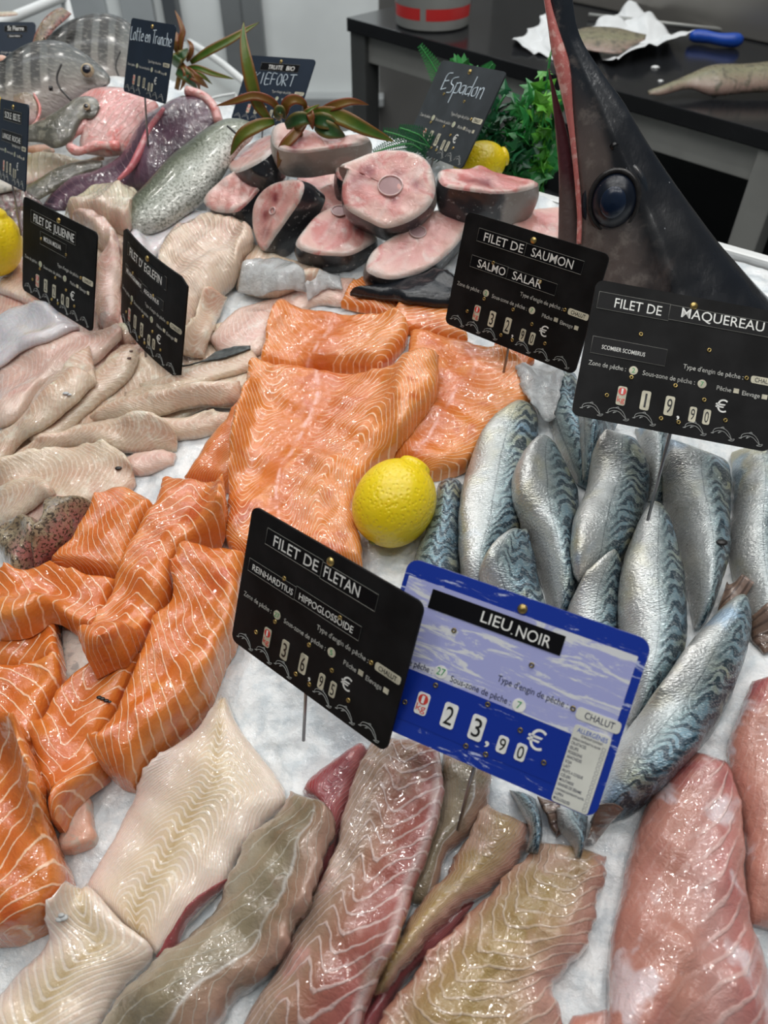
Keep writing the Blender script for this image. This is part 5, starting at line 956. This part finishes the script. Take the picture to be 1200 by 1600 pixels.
# ---------------------------------------------------------------- price tags
_txt = {}
def text_geo(s):
    if s not in _txt:
        cu = bpy.data.curves.new('t', 'FONT'); cu.body = s; cu.size = 1; cu.resolution_u = 3; cu.extrude = .012; cu.offset = .002
        o = bpy.data.objects.new('t', cu); COL.objects.link(o); dg = bpy.context.evaluated_depsgraph_get(); me = bpy.data.meshes.new_from_object(o.evaluated_get(dg))
        V = np.array([v.co[:] for v in me.vertices]); F = [tuple(p.vertices) for p in me.polygons]; bpy.data.objects.remove(o); bpy.data.curves.remove(cu); bpy.data.meshes.remove(me)
        _txt[s] = (V, F)
    return _txt[s]
CAPH = None
SW = .13; SHH = .72
class Sign:
    def __init__(s, pose, label, cat='price tag', k=1.):
        yaw, pitch, roll, x, y, z = pose; s.SW = SW * k; x, y, z = CAM + (np.array((x, y, z)) - CAM) * k
        A = Matrix.Rotation(yaw, 4, 'Z') @ Matrix.Rotation(math.pi / 2 + pitch, 4, 'X') @ Matrix.Rotation(roll, 4, 'Z')
        s.M = Matrix.Translation((x, y, z)) @ A; bc = s.M @ Vector((s.SW / 2, -s.SW * SHH, 0))
        s.bend = 0
        s.rt = empty('price_tag', bc); tag(s.rt, label, cat, 'price tags standing on pins')
    def w(s, V):
        V = np.asarray(V, float) * s.SW
        if s.bend: V = V.copy(); V[:, 2] = V[:, 2] - s.bend * (((V[:, 0] / s.SW - .5) * 2) ** 2) 
        M = np.array(s.M); return V @ M[:3, :3].T + M[:3, 3]
    def geo(s, nm, V, F, mat, parent=None, **k): return mesh_obj(nm, s.w(V), F, mat, parent or s.rt, smooth=False, **k)
    def rect(s, nm, x0, y0, x1, y1, z, th, mat, r=.01, parent=None, sub=1, skew=0):
        """rounded plate, u right, v down positive"""
        pts = []
        for cx, cy, a0 in ((x1 - r, -y0 - r, 0), (x0 + r, -y0 - r, 90), (x0 + r, -y1 + r, 180), (x1 - r, -y1 + r, 270)):
            for a in np.radians(np.linspace(a0, a0 + 90, 6)): pts.append((cx + r * math.cos(a), cy + r * math.sin(a)))
        if s.bend:
            # strips so that the plate can bend
            xs = sorted(set(np.linspace(x0, x1, 14).round(5).tolist())); P = np.array(pts)
            V = []; 
            for x in xs:
                d = max(0, r - min(x - x0, x1 - x)); ins = r - math.sqrt(max(0, r * r - d * d)); V += [(x, -y0 - ins, z + th), (x, -y1 + ins, z + th), (x, -y0 - ins, z), (x, -y1 + ins, z)]
            F = []
            for i in range(len(xs) - 1): a = 4 * i; b = a + 4; F += [(a, a + 1, b + 1, b), (a + 2, b + 2, b + 3, a + 3), (a, b, b + 2, a + 2), (a + 1, a + 3, b + 3, b + 1)]
            F += [(0, 2, 3, 1), (len(V) - 4, len(V) - 3, len(V) - 1, len(V) - 2)]
            return s.geo(nm, V, F, mat, parent)
        n = len(pts); V = [(x, y, z + th) for x, y in pts] + [(x, y, z) for x, y in pts]
        F = [tuple(range(n)), tuple(range(2 * n - 1, n - 1, -1))] + [(i, n + i, n + (i + 1) % n, (i + 1) % n) for i in range(n)]
        return s.geo(nm, V, F, mat, parent)
    def text_v(s, st, x0, x1, yb, cap, z, rot=0, italic=0):
        V, F = text_geo(st); hV, _ = text_geo('H'); ch = hV[:, 1].max(); V = V.copy()
        mn, mx = V[:, 0].min(), V[:, 0].max(); sy = cap / ch; sx = (x1 - x0) / (mx - mn) if x1 is not None else sy * .95
        V[:, 0] = (V[:, 0] - mn) * sx; V[:, 1] *= sy; V[:, 0] += V[:, 1] * italic; V[:, 2] = z + (V[:, 2] - V[:, 2].min()) * .03
        if rot: c, s_ = math.cos(rot), math.sin(rot); V[:, :2] = V[:, :2] @ np.array([[c, s_], [-s_, c]])
        return V + np.array([x0, -yb, 0]), F
    def texts(s, nm, L, mat, z=.0135, parent=None):
        b = MB()
        for a in L: b.add(*s.text_v(*a[:5], z, *a[5:]))
        return s.geo(nm, np.vstack(b.V), b.F, mat, parent)
    def rings(s, L, mat, z=.0125, r=.0110):
        for x, y in L:
            b = MB(); b.lathe([(r * .45, 0), (r * .45, .004), (r * .75, .006), (r, .004), (r, 0)], 14, Matrix.Translation((x, -y, z))); 
            e = s.geo('eyelet', np.vstack(b.V), b.F, mat)
            e.data.polygons.foreach_set('use_smooth', [True] * len(e.data.polygons))
def dolphin(x, y, s):
    """line drawing of a leaping dolphin over waves as thin tubes"""
    C = [[(-.5, -.15), (-.45, .2), (-.1, .42), (.25, .3), (.5, -.1), (.62, -.5)], [(-.5, -.15), (-.2, .12), (.15, .1), (.4, -.2), (.62, -.5)], [(-.1, .42), (.05, .55), (.12, .38)], [(.62, -.5), (.45, -.62), (.7, -.62), (.8, -.4), (.62, -.5)], [(-.5, -.15), (-.62, -.22), (-.45, -.2)], [(-.1, .08), (-.2, -.12), (-.02, .06)]]
    return [[(x + a * s, -y + b * s * .62) for a, b in c] for c in C]
brass = plain('brass', (.45, .33, .12), .3, .85, vs=300, var=.3); pinm = plain('pin_steel', (.3, .3, .31), .3, .9)
blk = plain('black_board', (.009, .009, .0095), .55, 0, .12, vs=40, var=.4, bscale=200, bdist=.0001); blk2 = plain('black_label_tape', (.004, .004, .005), .4, 0, .15); gry = plain('grey_blue_board', (.012, .022, .04), .5, 0, .3, vs=40); slate = plain('slate_board', (.036, .042, .048), .5, 0, .3, vs=40, var=.2)
wht = plain('white_lettering', (.78, .78, .75), .5, vs=300); crm = plain('cream_label', (.55, .52, .40), .5, vs=100, var=.2); dim = plain('faded_lettering', (.45, .45, .42), .5, vs=300, var=.3)
blu_ln = plain('grey_line_art', (.32, .33, .32), .5); redk = plain('red_price_unit', (.62, .05, .04), .4); black_ink = plain('black_ink', (.01, .01, .01), .4); green_ink = plain('green_ink', (.05, .35, .12), .5)
outl = plain('label_outline', (.2, .2, .18), .5); chalk = plain('chalk_pen', (.62, .72, .80), .6)
RINGS = [(.27, .245), (.62, .262), (.826, .369), (.262, .475), (.485, .475), (.157, .59), (.638, .52), (.443, .655), (.532, .658), (.758, .603)]
def pin(S, length, x=.507, z=-.004):
    SW = S.SW
    p = S.M @ Vector((x * SW, -.045 * SW, z * SW)); q = S.M @ Vector((x * SW, -SHH * SW * 1.0, z * SW)); d = (q - p).normalized(); e = q + (d * .6 + Vector((0, 0, -.8))).normalized() * length
    MB().tube([p, q, e], .0011, 8).build('pin', pinm, S.rt)
    b = MB(); b.lathe([(0, .026), (.010, .0245), (.017, .020), (.0205, .014), (.021, .008), (.020, .002), (0, .002)], 18, Matrix.Translation((x, -.048, .0))); e = S.geo('pin_head', np.vstack(b.V), b.F, brass); e.data.polygons.foreach_set('use_smooth', [True] * len(e.data.polygons))
def outline_rect(x0, y0, x1, y1): return [[(x0, -y0), (x1, -y0), (x1, -y1), (x0, -y1), (x0, -y0)]]
def lines_obj(S, nm, paths, r, mat, z=.0135, parent=None, smooth_=True):
    b = MB()
    for p in paths:
        P = np.array([(x, y, z) for x, y in (cr(p, 14) if smooth_ and len(p) > 2 else p)]); b.tube(P, r, 5)
    return S.geo(nm, np.vstack(b.V), b.F, mat, parent)
def black_sign(pose, label, title, latin, price, pinlen, board=None, bend=0, hand=None, z27='2', z7='7', engin='CHALUT', lettercol=None, detail=True, k=1.):
    S = Sign(pose, label, k=k); S.bend = bend; board = board or blk; lc = lettercol or wht
    S.rect('board', 0, 0, 1, SHH, 0, .012, board, .04)
    for (x0, y0, x1, y1, items) in title:
        e = S.rect('title_strip', x0, y0, x1, y1, .0122, .002, blk2, .006); lines_obj(S, 'strip_outline', outline_rect(x0, y0, x1, y1), .0012, outl, .0145, e, False)
        S.texts('lettering', items, lc, .0145, e)
    for (x0, y0, x1, y1, items) in latin:
        e = S.rect('latin_name_strip', x0, y0, x1, y1, .0122, .002, blk2, .006); lines_obj(S, 'strip_outline', outline_rect(x0, y0, x1, y1), .0010, outl, .0145, e, False)
        S.texts('lettering', items, lc, .0145, e)
    if hand: lines_obj(S, 'chalk_writing', hand, .0042, chalk, .0135)
    for it in [('Zone de pêche :', .037, .228, .45, .024), ('Sous-zone de pêche :', .314, .578, .452, .024), ("Type d'engin de pêche :", .507, .810, .380, .024), ('Pêche', .689, .762, .457, .023), ('Elevage', .817, .905, .459, .023)]: S.texts('printed_caption', [it], dim)
    for (cx, cy, dgt) in ((.266, .438, z27), (.614, .441, z7)):
        b = MB(); b.lathe([(0, .002), (.022, .002), (.022, 0)], 24, Matrix.Translation((cx, -cy, .0122))); e = S.geo('zone_disc', np.vstack(b.V), b.F, crm); S.texts('lettering', [(dgt, cx - .008 * len(dgt), cx + .008 * len(dgt), cy + .012, .024)], green_ink, .0145, e)
    e = S.rect('gear_strip', .848, .350, .985, .388, .0122, .002, crm, .012); S.texts('lettering', [(engin, .868, .965, .380, .022)], black_ink, .0145, e)
    S.rect('tick_box', .773, .432, .800, .456, .0122, .002, crm, .001); S.rect('tick_box', .915, .436, .942, .460, .0122, .002, crm, .001)
    e = S.rect('unit_tile', .207, .530, .253, .628, .0122, .003, crm, .01)
    b = MB(); b.lathe([(0, .001), (.02, .001), (.02, 0)], 20, Matrix.Translation((.230, -.556, .0152))); d = S.geo('red_dot', np.vstack(b.V), b.F, redk, e); S.texts('lettering', [('1', .2245, .2345, .570, .029)], wht, .0167, e); S.texts('lettering', [('kg', .211, .249, .612, .028)], redk, .0155, e)
    for (dg, cx, y0, y1, w_) in zip(price, (.351, .473, .594, .664), (.530, .534, .566, .566), (.630, .634, .644, .644), (.046, .046, .036, .036)):
        e = S.rect('price_tile', cx - w_ / 2, y0, cx + w_ / 2, y1, .0122, .003, crm, .01); S.texts('lettering', [(dg, cx - w_ * (.28 if dg != '1' else .10), cx + w_ * (.28 if dg != '1' else .12), y1 - (y1 - y0) * .14, (y1 - y0) * .72)], black_ink, .0155, e)
    S.texts('comma', [(',', .518, .532, .637, .06)], wht); S.texts('euro_sign', [('€', .697, .755, .566, .062)], wht)
    if detail: S.rings(RINGS, brass)
    lines_obj(S, 'dolphin_border', [q for x in (.088, .22, .355, .61, .75, .89) for q in dolphin(x, .668, .085)], .0016, blu_ln)
    pin(S, pinlen); return S
maq = (-0.0653, -0.8766, -0.1538, 0.1426, 0.4750, 0.1853); sau = (-0.7367, -0.2786, 0.0424, 0.0685, 0.6156, 0.1710); jul = (-0.7388, -0.3677, 0.0196, -0.3563, 0.7604, 0.1231)
egl = (-0.9228, -0.2799, -0.0060, -0.2457, 0.6916, 0.1249); esp = (-1.2268, -0.5524, 0.1801, 0.0639, 0.9336, 0.1976); lot = (-0.9179, -0.4282, 0.1112, -0.3515, 1.2476, 0.1691)
tru = (-0.7557, -0.7042, 0.1488, -0.1951, 1.2694, 0.1167); sol = (-1.0063, -0.4024, 0.2035, -0.4783, 1.0438, 0.1266); pie = (-0.0466, -0.7728, 0.0050, -0.6798, 1.4100, 0.1282)
fle = (-0.7613, -0.4391, 0.1142, -0.0766, 0.3248, 0.1211); blu = (-0.5089, -0.7307, 0.0556, 0.0145, 0.2776, 0.1278)
black_sign(maq, 'black tag reading FILET DE MAQUEREAU, 19,90 euro, above the mackerel', [(.025, .062, .392, .150, [('FILET DE', .112, .352, .131, .050)]), (.390, .064, .965, .141, [('MAQUEREAU', .452, .870, .112 + .006, .050)])], [(.035, .299, .415, .387, [('SCOMBER SCOMBRUS', .088, .309, .357, .021)])], '1990', .08)
black_sign(sau, 'black tag reading FILET DE SAUMON, 32,90 euro, behind the salmon', [(.116, .072, .47, .150, [('FILET DE', .165, .455, .137, .050)]), (.468, .074, .863, .150, [('SAUMON', .515, .80, .137, .050)])], [(.105, .240, .385, .312, [('SALMO', .16, .37, .300, .048)]), (.382, .243, .736, .312, [('SALAR', .425, .635, .300, .048)])], '3290', .07)
black_sign(jul, 'black tag reading FILET DE JULIENNE, MOLVA MOLVA', [(.12, .070, .74, .160, [('FILET DE', .16, .41, .147, .058), ('JULIENNE', .44, .72, .147, .058)])], [(.26, .190, .62, .285, [('MOLVA MOLVA', .31, .55, .250, .034)])], '2240', .07)
black_sign(egl, "black curved tag reading FILET D'EGLEFIN", [(.14, .070, .78, .160, [("FILET D'", .19, .44, .147, .058), ('EGLEFIN', .47, .72, .147, .058)])], [(.10, .240, .44, .310, [('MELANOGRAMMUS', .13, .43, .292, .030)]), (.45, .245, .76, .312, [('AEGLEFINUS', .48, .70, .296, .030)])], '1840', .07, bend=.006)
def hand_esp():
    L = []
    E_ = [[(.27, -.08), (.20, -.10), (.19, -.22)], [(.20, -.15), (.26, -.14)], [(.19, -.22), (.26, -.20)], [(.38, -.10), (.31, -.12), (.31, -.16), (.36, -.17), (.36, -.22), (.30, -.23)],
          [(.40, -.14), (.39, -.30)], [(.40, -.15), (.46, -.14), (.46, -.21), (.40, -.22)], [(.55, -.15), (.49, -.16), (.49, -.21), (.54, -.20), (.55, -.15), (.55, -.22)], [(.64, -.15), (.58, -.16), (.58, -.21), (.64, -.20)], [(.65, -.07), (.64, -.22)],
          [(.72, -.14), (.67, -.16), (.68, -.21), (.73, -.20), (.72, -.14)], [(.76, -.14), (.76, -.22)], [(.76, -.16), (.81, -.14), (.82, -.22)]]
    return E_
def hand_gen(words, x0, y, w, h, seed):
    """handwriting as chalk strokes: letter shapes from a tiny stroke font"""
    SF = {'L': [[(0, 1), (0, 0), (.7, 0)]], 'o': [[(.35, .6), (0, .4), (.1, 0), (.6, .05), (.6, .5), (.35, .6)]], 't': [[(.3, 1), (.25, .1), (.5, 0)], [(0, .7), (.6, .7)]], 'e': [[(.05, .3), (.6, .35), (.4, .6), (.05, .45), (.1, .05), (.6, .05)]],
          'r': [[(.1, .6), (.1, 0)], [(.1, .4), (.35, .6), (.6, .55)]], 'n': [[(.05, .6), (.05, 0)], [(.05, .45), (.35, .62), (.55, .4), (.55, 0)]], 'T': [[(0, 1), (.9, 1.05)], [(.45, 1), (.4, 0)]], 'a': [[(.55, .55), (.1, .5), (.05, .1), (.5, .1), (.55, .55), (.6, 0)]],
          'c': [[(.6, .55), (.1, .5), (.1, .05), (.6, .05)]], 'h': [[(.05, 1), (.05, 0)], [(.05, .4), (.35, .6), (.55, .4), (.55, 0)]], 'B': [[(0, 1), (0, 0)], [(0, 1), (.5, .9), (.45, .6), (0, .5), (.6, .4), (.5, .05), (0, 0)]], 'I': [[(.3, 1), (.3, 0)]], 'K': [[(0, 1), (0, 0)], [(.6, 1), (0, .5), (.6, 0)]],
          'E': [[(.6, 1), (0, 1), (0, 0), (.6, 0)], [(0, .5), (.5, .5)]], 'F': [[(.6, 1), (0, 1), (0, 0)], [(0, .5), (.5, .5)]], 'O': [[(.3, 1), (0, .6), (.2, 0), (.6, .3), (.5, .9), (.3, 1)]], 'R': [[(0, 0), (0, 1), (.5, .85), (.4, .5), (0, .5), (.6, 0)]], 'P': [[(0, 0), (0, 1), (.5, .9), (.5, .55), (0, .5)]], ' ': [], 'V': [[(0, 1), (.3, 0), (.6, 1)]]}
    L = []; tot = sum(.85 if c != ' ' else .5 for c in words); u = w / tot; x = x0
    for c in words:
        for st in SF.get(c, []): L.append([(x + a * u, -y + b * h) for a, b in st])
        x += u * (.85 if c != ' ' else .5)
    return L
black_sign(esp, 'dark grey tag with Espadon handwritten in chalk beside the green plastic leaves', [], [], '4611', .06, slate, hand=hand_esp())
black_sign(lot, 'dark blue tag with Lotte en Tranche handwritten in chalk above the monkfish', [], [], '1811', .05, gry, hand=hand_gen('Lotte en Tranche', .04, .20, .94, .12, 1), detail=False, k=.80)
black_sign(tru, 'dark blue tag reading TRUITE BIO behind the long pointed leaves', [(.22, .07, .80, .150, [('TRUITE', .34, .56, .135, .045), ('BIO', .62, .74, .135, .045)])], [], '1989', .05, gry, hand=hand_gen('KIEFORT', .18, .30, .62, .12, 2), detail=False, k=.84)
black_sign(sol, 'narrow looking dark tag at the left edge reading SOLE', [(.18, .08, .80, .175, [('SOLE', .22, .46, .155, .055), ('BELTE', .52, .76, .155, .055)])], [(.12, .26, .84, .36, [('LANGUE', .16, .46, .335, .045), ('ROCHE', .52, .80, .335, .045)])], '2211', .05, gry, detail=False, k=.82)
black_sign(pie, 'small dark tag reading St Pierre in the upper left corner', [], [(.62, .045, .90, .120, [('St Pierre', .66, .86, .105, .055)]), (.66, .15, .84, .19, [('Zeus faber', .68, .82, .18, .02)])], '3989', .05, gry, detail=False, k=.86)
black_sign(fle, 'black tag reading FILET DE FLETAN, 36,95 euro, in front of the big lemon', [(.118, .060, .470, .140, [('FILET DE', .168, .448, .127, .052)]), (.468, .066, .785, .145, [('FLETAN', .485, .690, .128, .052)])],
           [(.038, .250, .348, .315, [('REINHARDTIUS', .065, .335, .300, .030)]), (.350, .243, .739, .312, [('HIPPOGLOSSOIDE', .375, .700, .297, .032)])], '3695', .045, z27='27', z7='5')

# the blue tag
S = Sign(blu, 'blue tag reading LIEU NOIR, 23,90 euro, with an allergen list', )
def wave_mat(name, a, b, lo, hi, rot=.5, sc=9):
    t = NT(name); tc = t.coord(); mp = t.node('ShaderNodeMapping'); t.lk(tc, mp.inputs[0])
    # board axes: rotate object space into the board's own plane
    Rm = S.M.to_3x3().inverted().to_euler(); mp.inputs['Rotation'].default_value = Rm
    mp2 = t.node('ShaderNodeMapping'); t.lk(mp.outputs[0], mp2.inputs[0]); mp2.inputs['Rotation'].default_value = (0, 0, rot); mp2.inputs['Scale'].default_value = (1, 5.5, 1)
    n = t.node('ShaderNodeTexNoise'); t.lk(mp2.outputs[0], n.inputs[0]); n.inputs['Scale'].default_value = sc; n.inputs['Detail'].default_value = 6; n.inputs['Roughness'].default_value = .75; n.inputs['Distortion'].default_value = .8
    t.set(Base_Color=t.mix(t.sstep(n.outputs[0], lo, hi), a, b), Roughness=.28); return t.m
bb = wave_mat('royal_blue_board', (.008, .035, .32), (.45, .50, .72), .58, .63, .35, 34)
S.rect('board', 0, 0, 1, SHH, 0, .012, bb, .05)
S.rect('pale_panel', .02, .072, .968, .445, .0122, .001, wave_mat('lilac_panel', (.38, .40, .70), (.70, .71, .74), .50, .58, .3, 30), .004)
bp = S.rect('price_band', .0, .442, .826, .655, .0124, .0013, wave_mat('blue_price_band', (.006, .03, .30), (.4, .45, .7), .62, .68, -.3, 26), .004)
e = S.rect('title_strip', .136, .092, .697, .172, .0134, .003, blk2, .001); S.texts('lettering', [('LIEU', .361, .487, .152, .045), ('NOIR', .512, .650, .158, .045), ('.', .492, .499, .158, .03)], wht, .0165, e)
lnav = plain('navy_print', (.02, .025, .07), .4)
for it in [('Zone de pêche :', .04, .233, .428, .026), ('Sous-zone de pêche :', .314, .572, .428, .026), ("Type d'engin de pêche :", .495, .782, .355, .026)]: S.texts('printed_caption', [it], lnav, .0136)
for (cx, cy, dgt) in ((.268, .405, '27'), (.606, .414, '7')):
    b = MB(); b.lathe([(0, .002), (.027, .002), (.027, 0)], 28, Matrix.Translation((cx, -cy, .0136))); q = S.geo('zone_disc', np.vstack(b.V), b.F, wht); S.texts('lettering', [(dgt, cx - .009 * len(dgt), cx + .009 * len(dgt), cy + .014, .030)], green_ink, .0160, q)
paleyel = plain('pale_label', (.68, .68, .62), .4, vs=60)
e = S.rect('gear_strip', .818, .330, .988, .378, .0136, .002, paleyel, .015); S.texts('lettering', [('CHALUT', .852, .965, .366, .026)], lnav, .0158, e)
al = S.rect('allergen_label', .828, .398, .970, .715, .0138, .002, paleyel, .012)
S.texts('heading', [('ALLERGÈNES', .842, .958, .425, .018)], plain('heading_blue', (.05, .12, .5), .4), .0160, al)
rows = ['CÉRÉALES CONTENANT DU GLUTEN', 'CRUSTACÉS', 'ŒUFS', 'POISSONS', 'ARACHIDES', 'SOJA', 'LAIT', 'FRUITS A COQUE', 'CÉLERI', 'MOUTARDE', 'GRAINES DE SÉSAME', 'ANHYDRIDE SULFUREUX ET SULFITES', 'LUPIN', 'MOLLUSQUES']
wd = [.108, .058, .034, .054, .058, .026, .024, .080, .038, .056, .092, .108, .032, .064]
S.texts('lettering', [('CE PRODUIT CONTIENT :', .862, .948, .440, .009)] + [(r_, .834, .834 + w_, .458 + i * .0190, .0115 if i not in (0, 11) else .008) for i, (r_, w_) in enumerate(zip(rows, wd))], lnav, .0160, al)
lines_obj(S, 'check_boxes', [q for i in range(14) for q in outline_rect(.949, .447 + i * .0190, .961, .459 + i * .0190)], .0007, lnav, .016, al, False)
e = S.rect('unit_tile', .205, .512, .258, .606, .014, .003, wht, .012); b = MB(); b.lathe([(0, .001), (.022, .001), (.022, 0)], 20, Matrix.Translation((.231, -.540, .0170))); S.geo('red_dot', np.vstack(b.V), b.F, redk, e)
S.texts('lettering', [('1', .2245, .2365, .556, .032)], wht, .0186, e); S.texts('lettering', [('kg', .210, .252, .590, .030)], redk, .0172, e)
for dg, cx, y0, y1, w_ in (('2', .353, .510, .614, .058), ('3', .475, .512, .616, .058), ('9', .590, .552, .622, .042), ('0', .666, .552, .622, .042)):
    e = S.rect('price_tile', cx - w_ / 2, y0, cx + w_ / 2, y1, .014, .003, wht, .012); S.texts('lettering', [(dg, cx - w_ * .30, cx + w_ * .30, y1 - (y1 - y0) * .14, (y1 - y0) * .72)], black_ink, .0172, e)
S.texts('comma', [(',', .522, .540, .612, .07)], wht, .0140); S.texts('euro_sign', [('€', .672, .740, .555, .078)], wht, .0140)
S.rings([(.27, .224), (.606, .245), (.803, .346), (.263, .465), (.159, .581), (.488, .457), (.639, .505), (.454, .651), (.539, .651), (.761, .589)], plain('dark_brass', (.25, .2, .1), .3, .8), .0136)
pin(S, .05)
